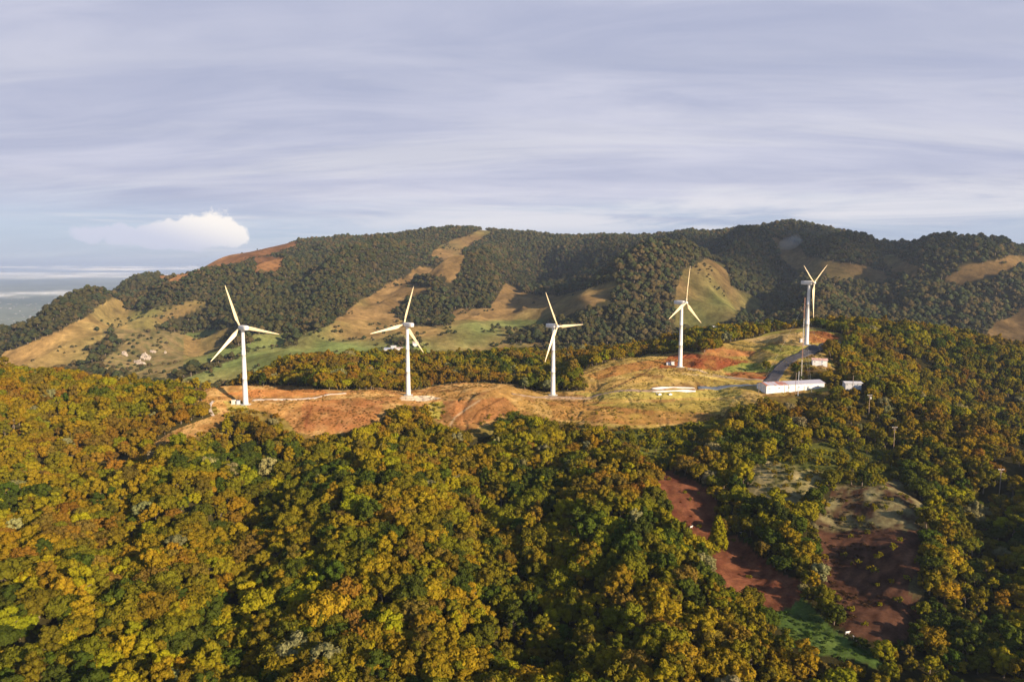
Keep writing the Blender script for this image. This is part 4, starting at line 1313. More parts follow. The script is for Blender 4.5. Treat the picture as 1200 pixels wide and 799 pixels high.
def tree_thing(name, loc, rz, s, cmesh, tmesh, colr, label, group=None, cat='tree', tilt=(0, 0)):
    root = empty(name, loc, 0)
    root.rotation_euler = (tilt[0], tilt[1], rz); root.scale = s
    t = bpy.data.objects.new('trunk', tmesh); col.objects.link(t); t.parent = root
    c = bpy.data.objects.new('crown', cmesh); col.objects.link(c); c.parent = root
    c['tone'] = [float(q) for q in colr]
    tag(root, label, cat, group)
    return root


for i in single:
    fm, _, _, _, cmesh, tmesh = PROT[pid[i]]
    tree_thing('forest_tree', (X[i], Y[i], Zg[i] - 0.3), euler[i, 2], scl[i], cmesh, tmesh, tcol[i], labels[i], 'forest trees on the near slope', tilt=euler[i, :2])

# trees that stand apart
def lone(name, px, py, Y0, Y1, proto, s, tone_, label, mul=1.0, cat='tree', group=None):
    c = cast(px, py, Y0, Y1, 0.25)
    c.z -= 0.2
    cmesh, tmesh = (CONE, CONET) if proto == 'cone' else PROT[proto][4:6]
    s = s if isinstance(s, tuple) else (s, s, s)
    return tree_thing(name, c, random.uniform(0, 6.28), s, cmesh, tmesh, tuple(q * mul for q in TONES[tone_]), label, group, cat)


lone('conical_tree', 841, 646, 200, 280, 'cone', (1.35, 1.35, 1.42), 'bright yellow green', 'lone pointed yellow green tree standing in the red soil clearing', 0.9)
lone('roadside_tree', 898, 433, 450, 500, 0, 0.92, 'olive green', 'lone rounded dark tree on the small green mound inside the road bend')
lone('roadside_tree', 993, 402, 490, 540, 4, 1.0, 'bright yellow green', 'bright round tree at the upper end of the asphalt road')
lone('roadside_tree', 998, 391, 530, 580, 2, 1.0, 'golden olive', 'slim tree with a visible pale trunk above the end of the road')
for k, (px, py, s, tn_, lab) in enumerate(((826, 411.5, 1.1, 'olive green', 'largest tree of the clump on the yellow knoll behind the red bank'), (834, 410, 0.8, 'golden olive', 'middle tree of the clump on the yellow knoll'), (839, 409, 0.6, 'golden olive', 'small right hand tree of the clump on the yellow knoll'))):
    lone('knoll_tree', px, py, 490, 550, [5, 0, 4][k], s, tn_, lab, group='trees on the yellow knoll')
for k, (px, py, s, tn_, lab) in enumerate(((655, 456, 1.15, 'deep green', 'dark bushy tree touching the middle wind turbine tower on its right'), (665, 457, 1.0, 'olive green', 'olive tree second in the clump right of the middle wind turbine'),
                                           (676, 457, 1.0, 'olive green', 'rightmost rounded tree of the clump right of the middle wind turbine'), (662, 450, 1.0, 'golden olive', 'golden tree at the back of the clump right of the middle wind turbine'))):
    lone('ridge_tree', px, py, 440, 490, [5, 0, 1, 4][k], s, tn_, lab, group='clump right of the middle wind turbine')
lone('forest_tree', 655, 692, 190, 215, 4, 1.0, 'bright yellow green', 'brightest lime yellow tree alone among brown crowns right of centre', 1.5)
lone('forest_tree', 28, 692, 180, 220, 0, 0.8, 'bright yellow green', 'bright mustard yellow tree near the left edge of the picture', 1.5)
for px, py, s, tn_, lab in ((242, 458, 0.9, 'golden olive', 'golden tree at the left end of the pale track'), (236, 470, 1.0, 'olive green', 'olive tree left of the cream electrical cabinet on the bare slope edge')):
    lone('ridge_tree', px, py, 385, 440, 0, s, tn_, lab)
for px, py, s, tn_, lab in ((893, 652, 0.9, 'dull brown', 'brownish tree upper one in the dark row between the two red clearings'), (918, 640, 1.1, 'golden olive', 'tall golden tree in the row between the two red clearings'), (930, 655, 1.15, 'golden olive', 'tallest golden brown tree in the row between the clearings'),
                            (938, 672, 1.0, 'olive green', 'olive tree at the lower part of the row between the clearings'), (947, 688, 0.9, 'olive green', 'dark olive tree at the low end of the row above the green meadow'), (905, 625, 0.9, 'olive green', 'olive tree at the upper end of the row between the clearings'),
                            (960, 705, 0.6, 'pale grey green', 'small greyish bush at the low end of the row above the cows')):
    lone('hedgerow_tree', px, py, 190, 290, 2 if s > 1 else 0, s, tn_, lab, group='tree row between the clearings')


def lp_crown(seed):
    """crown of a far tree: a few lumps of broken leaf faces, a handful of pixels across"""
    r = np.random.default_rng(seed)
    V = []; T = []; off = 0
    nl = 6
    for k in range(nl):
        a = k * 2.4; q = 2.2 if k else 0
        c = np.array([q * math.cos(a) * r.uniform(0.7, 1.1), q * math.sin(a) * r.uniform(0.7, 1.1), 5.0 + (2.0 if k == 0 else r.uniform(-1.3, 1.0))])
        bm = bmesh.new(); bmesh.ops.create_icosphere(bm, subdivisions=2 if k == 0 else 1, radius=r.uniform(1.7, 2.5))
        cv = np.array([v.co[:] for v in bm.verts]); cv *= r.uniform(0.72, 1.22, (len(cv), 1)); cv[:, 2] *= 0.95
        cf = np.array([[v.index for v in f_.verts] for f_ in bm.faces]); bm.free()
        V.append(cv + c); T.append(cf + off); off += len(cv)
    m = 90
    d = r.normal(size=(m, 3)); d[:, 2] = np.abs(d[:, 2]); d /= np.linalg.norm(d, axis=1)[:, None]
    p = d * np.array([3.9, 3.9, 3.2]) * r.uniform(0.85, 1.1, (m, 1)) + (0, 0, 4.9)
    a = np.cross(d, r.normal(size=(m, 3))); a /= np.linalg.norm(a, axis=1)[:, None]; b = np.cross(d, a)
    q = np.stack([p + a * 0.6, p + b * 0.5, p - a * 0.5], 1).reshape(-1, 3)
    V.append(q); T.append(np.arange(m * 3).reshape(m, 3) + off); off += m * 3
    return np.concatenate(V), np.concatenate(T)


def forest_object(name, protos, pos, eul, scale, pid_, tone_, label, cat):
    """ONE object: its mesh holds the crowns once each (attribute pid) and one loose point per tree; geometry nodes put a crown on every point"""
    Vs = []; Qs = []; Ts = []; pv = []; tmi = []
    off = 0
    for k, (V, Q, T, tmesh) in enumerate(protos):
        Vs.append(V); pv.append(np.full(len(V), k))
        if len(Q): Qs.append(Q + off)
        Ts.append(T + off); tmi.append(np.zeros(len(T), np.int32))
        off += len(V)
        if tmesh is not None:
            bm = bmesh.new(); bm.from_mesh(tmesh); bmesh.ops.triangulate(bm, faces=bm.faces)
            cv = np.array([v.co[:] for v in bm.verts]); cf = np.array([[v.index for v in f_.verts] for f_ in bm.faces]); bm.free()
            Vs.append(cv); pv.append(np.full(len(cv), k)); Ts.append(cf + off); tmi.append(np.ones(len(cf), np.int32)); off += len(cv)
    npt = len(pos)
    V = np.concatenate(Vs + [pos]); pv = np.concatenate(pv + [np.full(npt, -1)])
    quads = np.concatenate(Qs) if Qs else np.zeros((0, 4), int); tris = np.concatenate(Ts)
    me = mixed_mesh(name, V, quads, tris)
    me.materials.append(LEAF); me.materials.append(BARK)
    me.polygons.foreach_set('material_index', np.concatenate([np.zeros(len(quads), np.int32), np.concatenate(tmi)]))
    nv = len(V)

    def attr(nm, typ, key, data, w):
        a = me.attributes.new(nm, typ, 'POINT')
        full = np.zeros((nv, w)) if w > 1 else np.zeros(nv)
        full[nv - npt:] = data
        a.data.foreach_set(key, full.astype(np.float32).ravel())
    a = me.attributes.new('pid', 'INT', 'POINT'); a.data.foreach_set('value', pv.astype(np.int32))
    a = me.attributes.new('kind_index', 'INT', 'POINT')
    full = np.zeros(nv, np.int32); full[nv - npt:] = pid_; a.data.foreach_set('value', full)
    attr('turn', 'FLOAT_VECTOR', 'vector', eul, 3); attr('size', 'FLOAT_VECTOR', 'vector', scale, 3)
    attr('tone', 'FLOAT_COLOR', 'color', np.concatenate([tone_, np.ones((npt, 1))], 1), 4)
    o = link(name, me)
    ng = bpy.data.node_groups.new(name + '_growth', 'GeometryNodeTree')
    ng.interface.new_socket('Geometry', in_out='INPUT', socket_type='NodeSocketGeometry')
    ng.interface.new_socket('Geometry', in_out='OUTPUT', socket_type='NodeSocketGeometry')
    gi = ng.nodes.new('NodeGroupInput'); go = ng.nodes.new('NodeGroupOutput')

    def named(nm, dt):
        q = ng.nodes.new('GeometryNodeInputNamedAttribute'); q.data_type = dt; q.inputs['Name'].default_value = nm
        return q.outputs['Attribute']
    pidout = named('pid', 'INT')

    def sep(k, domain='POINT'):
        cmp = ng.nodes.new('FunctionNodeCompare'); cmp.data_type = 'INT'; cmp.operation = 'EQUAL'
        ints = [s for s in cmp.inputs if s.type == 'INT']
        ng.links.new(pidout, ints[0]); ints[1].default_value = k
        s = ng.nodes.new('GeometryNodeSeparateGeometry'); s.domain = domain
        ng.links.new(gi.outputs[0], s.inputs[0]); ng.links.new(cmp.outputs[0], s.inputs[1])
        return s.outputs[0]
    g2i = ng.nodes.new('GeometryNodeGeometryToInstance')
    # links into a multi-input are read last-first, so add them in reverse
    for k in reversed(range(len(protos))):
        ng.links.new(sep(k), g2i.inputs[0])
    iop = ng.nodes.new('GeometryNodeInstanceOnPoints')
    ng.links.new(sep(-1), iop.inputs['Points'])
    ng.links.new(g2i.outputs[0], iop.inputs['Instance'])
    iop.inputs['Pick Instance'].default_value = True
    ng.links.new(named('kind_index', 'INT'), iop.inputs['Instance Index'])
    ng.links.new(named('turn', 'FLOAT_VECTOR'), iop.inputs['Rotation'])
    ng.links.new(named('size', 'FLOAT_VECTOR'), iop.inputs['Scale'])
    ng.links.new(iop.outputs[0], go.inputs[0])
    md = o.modifiers.new('growth', 'NODES'); md.node_group = ng
    tag(o, label, cat, None, 'stuff')
    return o


rest = ~smask
pos = np.stack([X, Y, Zg - 0.3], 1)[rest]
ex_n = len(extra)
pos = np.concatenate([pos, extra[:, :3]])
eul = np.concatenate([euler[rest], np.stack([np.zeros(ex_n), np.zeros(ex_n), r.uniform(0, 6.28, ex_n)], 1)])
sca = np.concatenate([scl[rest], np.repeat(extra[:, 3:4], 3, 1)])
pi_ = np.concatenate([pid[rest], np.full(ex_n, SHRUB)])
tc2 = np.concatenate([tcol[rest], TC[r.choice([0, 3, 4], ex_n)]])
forest_object('forest', [(p[1], p[2], p[3], p[5]) for p in PROT], pos, eul, sca, pi_, tc2,
              'dense golden green forest covering the near slope around the bare orange crest', 'forest')

# ---- grass tufts and low weeds over the open ground
pg, r = scatter(180, 560, 1.9, 0.56, 23)
gx, gy = pg[:, 0], pg[:, 1]
on = (cell(ridge_m, gx, gy) & (r.random(len(gx)) < np.clip(0.32 + 0.9 * fbm(gx, gy, 14, 3, 131), 0.02, 0.9))) | (cell(mg_m | c2_m | gm_m, gx, gy) & (r.random(len(gx)) < 0.30 + 0.8 * fbm(gx, gy, 9, 3, 132)))
on |= cell(c1_m, gx, gy) & (r.random(len(gx)) < 0.04)
for c in T_POS: on &= np.hypot(gx - c.x, gy - c.y) > 5
gpx, gpy = project(gx, gy, H(gx, gy))
for poly in ([(868, 462), (868, 440), (970, 440), (970, 456)], [(755, 453), (822, 453), (822, 466), (755, 466)]):
    on &= ~inpoly(gpx, gpy, poly)
gx, gy = gx[on], gy[on]
gsz = r.uniform(0.10, 0.30, len(gx)) * np.where(cell(mg_m | c2_m | gm_m, gx, gy), 1.5, 1.0)
gland = cell(LC, gx, gy)
gtone = np.clip(gland * r.uniform(0.72, 1.2, (len(gx), 1)) * np.array([0.85, 0.95, 0.7]), 0.01, 0.5)
ge = np.zeros((len(gx), 3)); ge[:, 2] = r.uniform(0, 6.28, len(gx))
Vg, qg, tg = crown_mesh(400, 'shrub', 160, 0.5)
forest_object('grass', [(Vg, qg, tg, None)], np.stack([gx, gy, H(gx, gy) - 0.08], 1), ge, np.stack([gsz * 1.5, gsz * 1.5, gsz], 1), np.zeros(len(gx), int), gtone,
              'dry grass tufts and low weeds growing on the bare crest and clearings', 'grass')

# ---- woods on the mountain
pm, r = scatter(690, 2560, 8.0, 0.92, 9)
X, Y = pm[:, 0], pm[:, 1]
Zg = H(X, Y)
px_, py_ = project(X, Y, Zg)
pst = cell(past, X, Y)
den = fbm(X, Y, 90, 3, 111)
keep = (~pst & (den > -0.7)) | (pst & (den > 0.34) & (r.random(len(X)) < 0.35) & ~cell(orange, X, Y))
tx_, ty_ = project(X, Y, Zg + 7.0)
tx_ = tx_ + fbm(X, Y, 60, 3, 141) * 14; ty_ = ty_ + fbm(X, Y, 60, 3, 142) * 7
over = np.zeros(len(X), bool)
for poly in MP.values(): over |= inpoly(tx_, ty_, poly)
for poly in WOODS: over &= ~inpoly(tx_, ty_, poly)
keep &= ~(over & ~pst & (r.random(len(X)) < 0.85))
keep |= pst & (r.random(len(X)) < np.where((py_ > 378) & (px_ > 110) & (px_ < 660), np.clip(0.9 * fbm(X, Y, 45, 3, 119) - 0.05, 0.0, 0.5), 0.004))
keep &= ~((X / Y < -0.62) & (Y > 1700))
X, Y, Zg, pst = X[keep], Y[keep], Zg[keep], pst[keep]
m_ = len(X)
s_ = 1.14 + 0.4 * fbm(X, Y, 150, 2, 113) + r.normal(0, 0.27, m_)
s_ = np.where(pst, s_ * 0.55, s_); s_ = np.clip(s_, 0.45, 2.3)
eul = np.zeros((m_, 3)); eul[:, 2] = r.uniform(0, 6.28, m_)
sca = np.stack([s_, s_, s_ * r.uniform(0.65, 1.05, m_)], 1)
mt = np.array([(0.044, 0.045, 0.017), (0.056, 0.050, 0.019), (0.034, 0.042, 0.018), (0.074, 0.056, 0.024), (0.052, 0.058, 0.022)])
k = np.clip((fbm(X, Y, 180, 3, 117) * 2.2 + 2.2 + r.normal(0, 0.9, m_)).astype(int), 0, 4)
tcl = np.clip(mt[k] * (1 + r.normal(0, 0.15, (m_, 1))), 0.01, 0.4)
lp = [lp_crown(500 + i) for i in range(6)]
tr = MB().tube((0, 0, -2), (0, 0, 4), 0.35, 0.25, 5).mesh('trunk')
forest_object('mountain_forest', [(V, np.zeros((0, 4), int), T, tr) for V, T in lp], np.stack([X, Y, Zg - 0.5], 1), eul, sca, r.integers(0, 6, m_), tcl,
              'dark woods covering the spurs and gullies of the mountain behind the turbines', 'forest')

# ---- far town on the plain
mb = []
r = np.random.default_rng(77)
Vs = []; Fs = []; off = 0
cube = np.array([(-1, -1, -1), (1, -1, -1), (1, 1, -1), (-1, 1, -1), (-1, -1, 1), (1, -1, 1), (1, 1, 1), (-1, 1, 1)], float) * 0.5
cf = np.array([(0, 3, 2, 1), (4, 5, 6, 7), (0, 1, 5, 4), (1, 2, 6, 5), (2, 3, 7, 6), (3, 0, 4, 7)])
for k in range(130):
    cx, cy = [(45, 372), (78, 366), (10, 358), (60, 355), (30, 380)][k % 5]
    px = cx + r.normal(0, 22); py = cy + r.normal(0, 5)
    if not (-60 < px < 140 and 345 < py < 388): continue
    tx, tz = ray(px, py)
    Yd = PLAIN / tz
    if Yd < 3500 or Yd > 14000: continue
    s = np.array([r.uniform(9, 26), r.uniform(9, 20), r.uniform(3, 7)])
    a = r.uniform(0, 3.14); q = cube * s
    q = np.stack([q[:, 0] * math.cos(a) - q[:, 1] * math.sin(a), q[:, 0] * math.sin(a) + q[:, 1] * math.cos(a), q[:, 2]], 1)
    Vs.append(q + (tx * Yd, Yd, float(H(tx * Yd, Yd)) + 4)); Fs.append(cf + off); off += 8
tm = mesh_np('distant_town', np.concatenate(Vs), np.concatenate(Fs))
tag(link('distant_town', tm, None, (simple('far_walls', (0.2, 0.2, 0.2), 0.8, 0, 0.3, 0.01),)), 'pale specks of a distant town on the hazy plain left of the mountain', 'town', None, 'stuff')


# ---- low cloud banks over the plain
def cloud_mat(dens=0.9):
    m, nt, out = new_mat('mist')
    d = N(nt, 'ShaderNodeBsdfDiffuse'); d.inputs['Color'].default_value = (0.85, 0.86, 0.9, 1)
    tr_ = N(nt, 'ShaderNodeBsdfTransparent'); lw = N(nt, 'ShaderNodeLayerWeight'); lw.inputs['Blend'].default_value = 0.5
    inv = N(nt, 'ShaderNodeMath', operation='SUBTRACT'); inv.inputs[0].default_value = 1.0
    nt.links.new(lw.outputs['Facing'], inv.inputs[1])
    pw = N(nt, 'ShaderNodeMath', operation='POWER'); nt.links.new(inv.outputs[0], pw.inputs[0]); pw.inputs[1].default_value = 1.6
    ml = N(nt, 'ShaderNodeMath', operation='MULTIPLY'); nt.links.new(pw.outputs[0], ml.inputs[0]); ml.inputs[1].default_value = dens
    mx = N(nt, 'ShaderNodeMixShader'); nt.links.new(ml.outputs[0], mx.inputs[0]); nt.links.new(tr_.outputs[0], mx.inputs[1]); nt.links.new(d.outputs[0], mx.inputs[2])
    nt.links.new(mx.outputs[0], out.inputs[0])
    return m


MIST = cloud_mat(0.10)


def bank(px, py, Yd, w, h, seed, label):
    tx, tz = ray(px, py)
    q = random.Random(seed)
    bm = bmesh.new()
    for k in range(26):
        r_ = bmesh.ops.create_icosphere(bm, subdivisions=3, radius=1.0)
        f_ = q.uniform(-1, 1)
        cw = w * q.uniform(0.22, 0.5) * (1 - 0.4 * abs(f_)); chh = h * q.uniform(0.3, 0.8) * (1 - 0.5 * abs(f_))
        c_ = Vector((f_ * w, q.uniform(-0.3, 0.3) * w, q.uniform(-0.5, 0.5) * h * (1 - abs(f_) * 0.6)))
        for v in r_['verts']:
            p = v.co
            v.co = Vector((p.x * cw, p.y * cw * 0.6, p.z * chh)) * (1 + 0.2 * math.sin(p.x * 5 + seed + k)) + c_
    me = bpy.data.meshes.new('cloud_bank'); bm.to_mesh(me); bm.free()
    for p_ in me.polygons: p_.use_smooth = True
    o = link('cloud_bank', me, None, (MIST,)); o.location = (tx * Yd, Yd, tz * Yd)
    tag(o, label, 'cloud bank', 'low cloud banks over the plain', 'stuff')


bank(-20, 323, 12000, 3800, 110, 3, 'thin white cloud bank low over the plain, upper one at left edge')
bank(40, 347, 8800, 1500, 120, 5, 'broad pale cloud bank over the plain above the distant town, lower one')
bank(130, 314, 15000, 2400, 100, 8, 'short thin cloud bank just left of the mountain shoulder')


# wisps of mist on the mountain
def wisp(px, py, Y0, Y1, size, dens, label, tilt=0.0, lift=10):
    c = cast(px, py, Y0, Y1, 1.0)
    bm = bmesh.new(); bmesh.ops.create_icosphere(bm, subdivisions=3, radius=1.0)
    for v in bm.verts:
        p = v.co
        k = 1 + 0.4 * float(fbm(p.x * 3 + px, p.z * 3 + p.y, 1.0, 3, 7))
        v.co = Vector((p.x * size[0] * k, p.y * size[1] * k, p.z * size[2] * k))
    me = bpy.data.meshes.new('mist_wisp'); bm.to_mesh(me); bm.free()
    m, nt, out = new_mat('wisp')
    vl = N(nt, 'ShaderNodeVolumePrincipled'); vl.inputs['Color'].default_value = (0.9, 0.92, 0.96, 1); vl.inputs['Density'].default_value = dens
    nt.links.new(vl.outputs[0], out.inputs['Volume'])
    o = link('mist_wisp', me, None, (m,)); o.location = c + Vector((0, -size[1], lift)); o.rotation_euler = (0, tilt, 0)
    tag(o, label, 'mist', None, 'stuff')


wisp(866, 276, 1700, 2100, (26, 16, 8), 0.012, 'small pale wisp of mist on the dark wood just below the skyline', 0.5)
wisp(922, 291, 1500, 1950, (28, 18, 16), 0.006, 'faint wisp of mist over the shaded pasture under the rounded summit', -0.3)

# unseen broken cloud added above the haze to shade the mountain's right half
def shade_cloud(cx, cy, cz, w, d, h, n_, seed, label):
    q = random.Random(seed)
    bm = bmesh.new()
    for k in range(n_):
        r_ = bmesh.ops.create_icosphere(bm, subdivisions=3, radius=1.0)
        a = q.uniform(0, 6.28); f_ = math.sqrt(q.random())
        c_ = Vector((math.cos(a) * f_ * w, math.sin(a) * f_ * d, q.uniform(-0.2, 0.6) * h * (1 - f_ * 0.6)))
        sz = q.uniform(90, 190) * (1 - 0.3 * f_)
        for v in r_['verts']:
            p = v.co.copy()
            k2 = 1 + 0.25 * float(fbm(p.x * 3 + k, p.y * 3 + p.z * 3, 1.0, 3, seed))
            v.co = Vector((p.x * sz * 1.4, p.y * sz * 1.4, p.z * sz * 0.5)) * k2 + c_
    me = bpy.data.meshes.new('cloud'); bm.to_mesh(me); bm.free()
    for p_ in me.polygons: p_.use_smooth = True
    o = link('cloud', me, None, (cloud_mat(0.30),)); o.location = (cx, cy, cz)
    tag(o, label, 'cloud', None, 'stuff')


shade_cloud(790 + 0.77 * 2250, 1420 - 0.64 * 2250, 820, 620, 300, 130, 46, 3, 'unseen broken cloud added high at right, shading the right half of the mountain')

# ------------------------------------------------------------------ haze
hz = MB(); hz.box((0, 29000, (160 - 436) / 2), (175000, 63000, 160 + 436))
HAZE_BOX = hz.mesh('haze')
m, nt, out = new_mat('haze')
vl = N(nt, 'ShaderNodeVolumePrincipled')
vl.inputs['Color'].default_value = (0.62, 0.74, 0.98, 1); vl.inputs['Density'].default_value = 6e-5; vl.inputs['Anisotropy'].default_value = 0.2
nt.links.new(vl.outputs[0], out.inputs['Volume'])
o = link('haze', HAZE_BOX, None, (m,)); o['kind'] = 'stuff'; o['label'] = 'thin bluish haze in the air over the plain and mountain'

# ------------------------------------------------------------------ light
SUN_EL = R(18.5); SUN_DIR = Vector((0.73, -0.68, 0)).normalized()   # from the right and behind the camera
sd = Vector((SUN_DIR.x * math.cos(SUN_EL), SUN_DIR.y * math.cos(SUN_EL), math.sin(SUN_EL)))
sl = bpy.data.lights.new('sun', 'SUN'); sl.energy = 5.0; sl.angle = R(0.6); sl.color = (1.0, 0.80, 0.56)
so = bpy.data.objects.new('sun', sl); col.objects.link(so)
so.rotation_euler = sd.to_track_quat('Z', 'Y').to_euler()
so.location = sd * 500

w = bpy.data.worlds.new('World'); scene.world = w; w.use_nodes = True
nt = w.node_tree; nt.nodes.clear()
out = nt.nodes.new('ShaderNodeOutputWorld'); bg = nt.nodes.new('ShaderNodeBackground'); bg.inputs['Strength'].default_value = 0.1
sky = nt.nodes.new('ShaderNodeTexSky'); sky.sky_type = 'NISHITA'; sky.sun_disc = False; sky.sun_elevation = SUN_EL
sky.sun_rotation = math.atan2(SUN_DIR.x, SUN_DIR.y)
sky.altitude = 1500; sky.dust_density = 1.5
tc = nt.nodes.new('ShaderNodeTexCoord'); sep = nt.nodes.new('ShaderNodeSeparateXYZ')
nt.links.new(tc.outputs['Generated'], sep.inputs[0])


def M_(op, a, b=None, c=None, clamp=False):
    q = nt.nodes.new('ShaderNodeMath'); q.operation = op; q.use_clamp = clamp
    for i, v in enumerate((a, b, c)):
        if v is None: continue
        if isinstance(v, (int, float)): q.inputs[i].default_value = v
        else: nt.links.new(v, q.inputs[i])
    return q.outputs[0]


def ramp(v, lo, hi, a=0.0, b=1.0):
    q = nt.nodes.new('ShaderNodeMapRange'); q.interpolation_type = 'SMOOTHSTEP'
    nt.links.new(v, q.inputs[0]); q.inputs[1].default_value = lo; q.inputs[2].default_value = hi; q.inputs[3].default_value = a; q.inputs[4].default_value = b
    return q.outputs[0]


def noise(vec, scale, detail=6, rough=0.55, dist=0.0):
    q = nt.nodes.new('ShaderNodeTexNoise'); q.inputs['Scale'].default_value = scale; q.inputs['Detail'].default_value = detail; q.inputs['Roughness'].default_value = rough; q.inputs['Distortion'].default_value = dist
    nt.links.new(vec, q.inputs['Vector'])
    return q.outputs['Fac']


def mixc(f, a, b):
    q = nt.nodes.new('ShaderNodeMix'); q.data_type = 'RGBA'
    if isinstance(f, (int, float)): q.inputs['Factor'].default_value = f
    else: nt.links.new(f, q.inputs['Factor'])
    for i, v in ((6, a), (7, b)):
        if isinstance(v, tuple): q.inputs[i].default_value = (*v, 1)
        else: nt.links.new(v, q.inputs[i])
    return q.outputs[2]


zc = M_('MAXIMUM', sep.outputs[2], 0.0)
den_ = M_('ADD', zc, 0.14)
cu_ = M_('DIVIDE', sep.outputs[0], den_); cv_ = M_('DIVIDE', sep.outputs[1], den_)
cmb = nt.nodes.new('ShaderNodeCombineXYZ'); nt.links.new(cu_, cmb.inputs[0]); nt.links.new(cv_, cmb.inputs[1])
mp = nt.nodes.new('ShaderNodeMapping'); mp.inputs['Rotation'].default_value = (0, 0, R(-24)); mp.inputs['Scale'].default_value = (0.40, 0.85, 1); nt.links.new(cmb.outputs[0], mp.inputs[0])
nA = noise(mp.outputs[0], 1.0, 7, 0.5, 0.4)
mp2 = nt.nodes.new('ShaderNodeMapping'); mp2.inputs['Rotation'].default_value = (0, 0, R(-10)); mp2.inputs['Scale'].default_value = (0.16, 0.8, 1); mp2.inputs['Location'].default_value = (3.1, 1.7, 0); nt.links.new(cmb.outputs[0], mp2.inputs[0])
nB = noise(mp2.outputs[0], 1.6, 8, 0.6, 0.6)
# grey lilac sheet of stratus, lighter and darker in soft streaks
SH = 10.0


def sc_(c): return tuple(q * SH for q in c)


mp4 = nt.nodes.new('ShaderNodeMapping'); mp4.inputs['Rotation'].default_value = (0, 0, R(38)); mp4.inputs['Scale'].default_value = (0.7, 2.2, 1); mp4.inputs['Location'].default_value = (1.3, 4.2, 0); nt.links.new(cmb.outputs[0], mp4.inputs[0])
nE = noise(mp4.outputs[0], 1.3, 9, 0.58, 0.8)
nF = M_('ADD', M_('MULTIPLY', nA, 0.6), M_('MULTIPLY', nE, 0.4))
sheet = mixc(ramp(nF, 0.32, 0.66), sc_((0.205, 0.225, 0.310)), sc_((0.320, 0.325, 0.390)))
streak = M_('MULTIPLY', ramp(nB, 0.47, 0.66), ramp(sep.outputs[2], 0.34, 0.05, 0.0, 1.0))
sheet = mixc(M_('MULTIPLY', streak, 0.75), sheet, sc_((0.39, 0.385, 0.41)))
# thinner towards the horizon: clear blue band with white streaks
blue = mixc(0.85, sky.outputs[0], sc_((0.19, 0.235, 0.33)))
low_ = M_('ADD', ramp(sep.outputs[2], 0.15, 0.01), M_('MULTIPLY', M_('SUBTRACT', nB, 0.5), 1.2))
cover = M_('SUBTRACT', 1.0, M_('MULTIPLY', ramp(low_, 0.2, 0.95), 0.7), clamp=True)
skyc = mixc(cover, blue, sheet)
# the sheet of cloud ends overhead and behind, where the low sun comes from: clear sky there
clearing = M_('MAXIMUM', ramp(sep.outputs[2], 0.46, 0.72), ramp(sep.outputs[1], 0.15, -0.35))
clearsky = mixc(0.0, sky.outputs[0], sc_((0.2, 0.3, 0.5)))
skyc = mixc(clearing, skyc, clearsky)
# horizontal white bands low in the sky
mp3 = nt.nodes.new('ShaderNodeMapping'); mp3.inputs['Scale'].default_value = (2.2, 2.2, 42); nt.links.new(tc.outputs['Generated'], mp3.inputs[0])
nC = noise(mp3.outputs[0], 1.0, 6, 0.6, 0.3)
band = M_('MULTIPLY', M_('MULTIPLY', ramp(nC, 0.50, 0.66), ramp(sep.outputs[2], 0.13, 0.05)), ramp(sep.outputs[2], -0.03, 0.0))
skyc = mixc(M_('MULTIPLY', band, 0.7), skyc, sc_((0.40, 0.395, 0.42)))
# paler bands of thin cloud just above the ridge line
mp5 = nt.nodes.new('ShaderNodeMapping'); mp5.inputs['Rotation'].default_value = (0, R(3.0), 0); mp5.inputs['Scale'].default_value = (3.0, 3.0, 26); nt.links.new(tc.outputs['Generated'], mp5.inputs[0])
nG = noise(mp5.outputs[0], 1.0, 8, 0.62, 0.5)
b2 = M_('MULTIPLY', M_('MULTIPLY', ramp(nG, 0.40, 0.62), ramp(sep.outputs[2], 0.125, 0.08)), M_('MULTIPLY', ramp(sep.outputs[2], 0.035, 0.06), ramp(sep.outputs[0], -0.45, 0.0, 0.15, 1.0)))
skyc = mixc(M_('MULTIPLY', b2, 0.8), skyc, sc_((0.42, 0.41, 0.43)))
# one heap cloud low on the left
cd = Vector((ray(250, 277)[0], 1.0, ray(250, 277)[1])).normalized()
azi = math.atan2(cd.x, cd.y)
az = nt.nodes.new('ShaderNodeMath'); az.operation = 'ARCTAN2'; nt.links.new(sep.outputs[0], az.inputs[0]); nt.links.new(sep.outputs[1], az.inputs[1])
da = M_('SUBTRACT', az.outputs[0], azi); dz = M_('SUBTRACT', sep.outputs[2], cd.z)
nD = noise(tc.outputs['Generated'], 26, 8, 0.62, 0.2)
ns = M_('MULTIPLY', M_('SUBTRACT', nD, 0.5), 1.5)
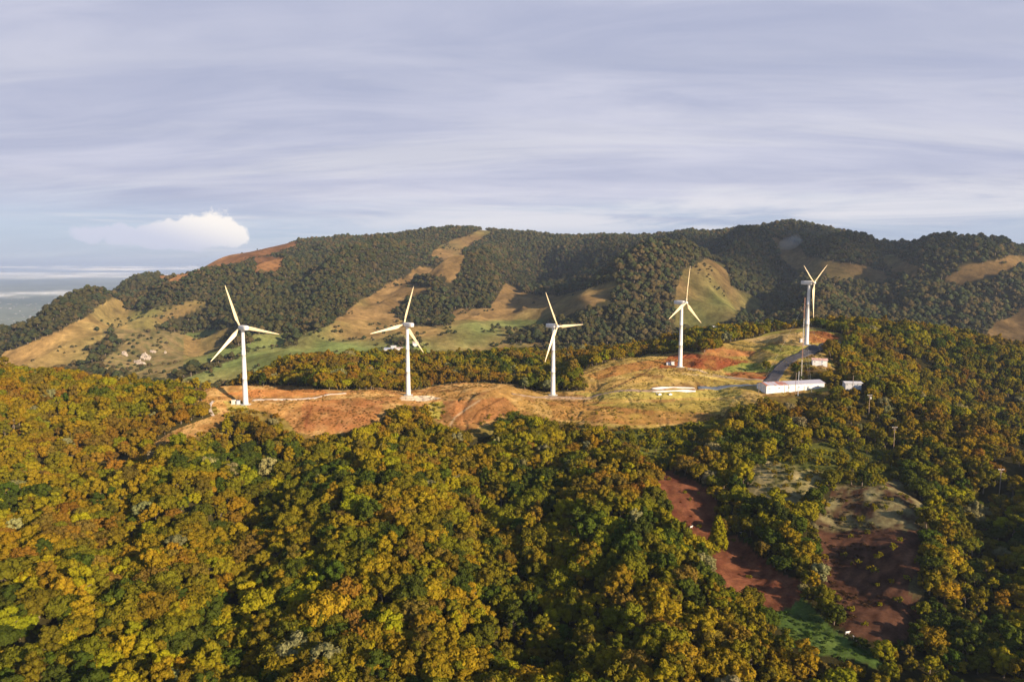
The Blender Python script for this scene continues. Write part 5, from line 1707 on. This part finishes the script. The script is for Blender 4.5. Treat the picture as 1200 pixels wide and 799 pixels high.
# body: a dome steep on its right side with a long flat tail left
da2 = M_('MULTIPLY', da, 14.0)
right = M_('POWER', M_('ABSOLUTE', M_('MAXIMUM', M_('SUBTRACT', da, 0.035), 0.0)), 1.0)
xx = M_('ADD', M_('MULTIPLY', M_('MAXIMUM', da, 0.0), 22.0), M_('MULTIPLY', M_('MINIMUM', da, 0.0), 5.4))
zz = M_('ADD', M_('MULTIPLY', M_('MULTIPLY', M_('MAXIMUM', dz, 0.0), 23.0), M_('ADD', 1.0, M_('MULTIPLY', M_('MINIMUM', da, 0.0), -11.0))), M_('MULTIPLY', M_('MINIMUM', dz, 0.0), 48.0))
top_bias = M_('MULTIPLY', M_('MAXIMUM', M_('MULTIPLY', da, 9.0), -0.6), M_('MAXIMUM', dz, 0.0))
rr = M_('SQRT', M_('ADD', M_('MULTIPLY', xx, xx), M_('MULTIPLY', zz, zz)))
heap = ramp(M_('ADD', rr, ns), 0.92, 0.74)
heapc = mixc(ramp(M_('ADD', M_('MULTIPLY', dz, 14.0), M_('MULTIPLY', da, 5.0)), -0.45, 0.35), sc_((0.34, 0.35, 0.42)), sc_((0.56, 0.52, 0.48)))
skyc = mixc(M_('MULTIPLY', heap, 0.92), skyc, heapc)
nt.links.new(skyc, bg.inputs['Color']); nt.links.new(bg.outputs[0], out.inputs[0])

# ------------------------------------------------------------------ camera and render settings
cd_ = bpy.data.cameras.new('camera'); cam = bpy.data.objects.new('camera', cd_); col.objects.link(cam)
cd_.sensor_width = 36.0; cd_.sensor_fit = 'HORIZONTAL'; cd_.lens = FPX / 1200 * 36
cd_.clip_start = 1.0; cd_.clip_end = 150000
cam.location = (0, 0, 0); cam.rotation_euler = (math.pi / 2 - PITCH, 0, 0)
scene.camera = cam
scene.render.engine = 'CYCLES'
cy = scene.cycles
cy.max_bounces = 4; cy.diffuse_bounces = 2; cy.glossy_bounces = 1; cy.transmission_bounces = 2; cy.volume_bounces = 1; cy.transparent_max_bounces = 24
cy.use_denoising = True
try: cy.denoiser = 'OPENIMAGEDENOISE'
except Exception: pass
cy.use_adaptive_sampling = True; cy.adaptive_threshold = 0.01
cy.sample_clamp_indirect = 4
scene.view_settings.view_transform = 'Standard'; scene.view_settings.look = 'None'
scene.view_settings.exposure = 1.0; scene.view_settings.gamma = 1.0
scene.view_settings.use_curve_mapping = False
print('TREES', n_, 'single', len(single), 'mountain', m_)
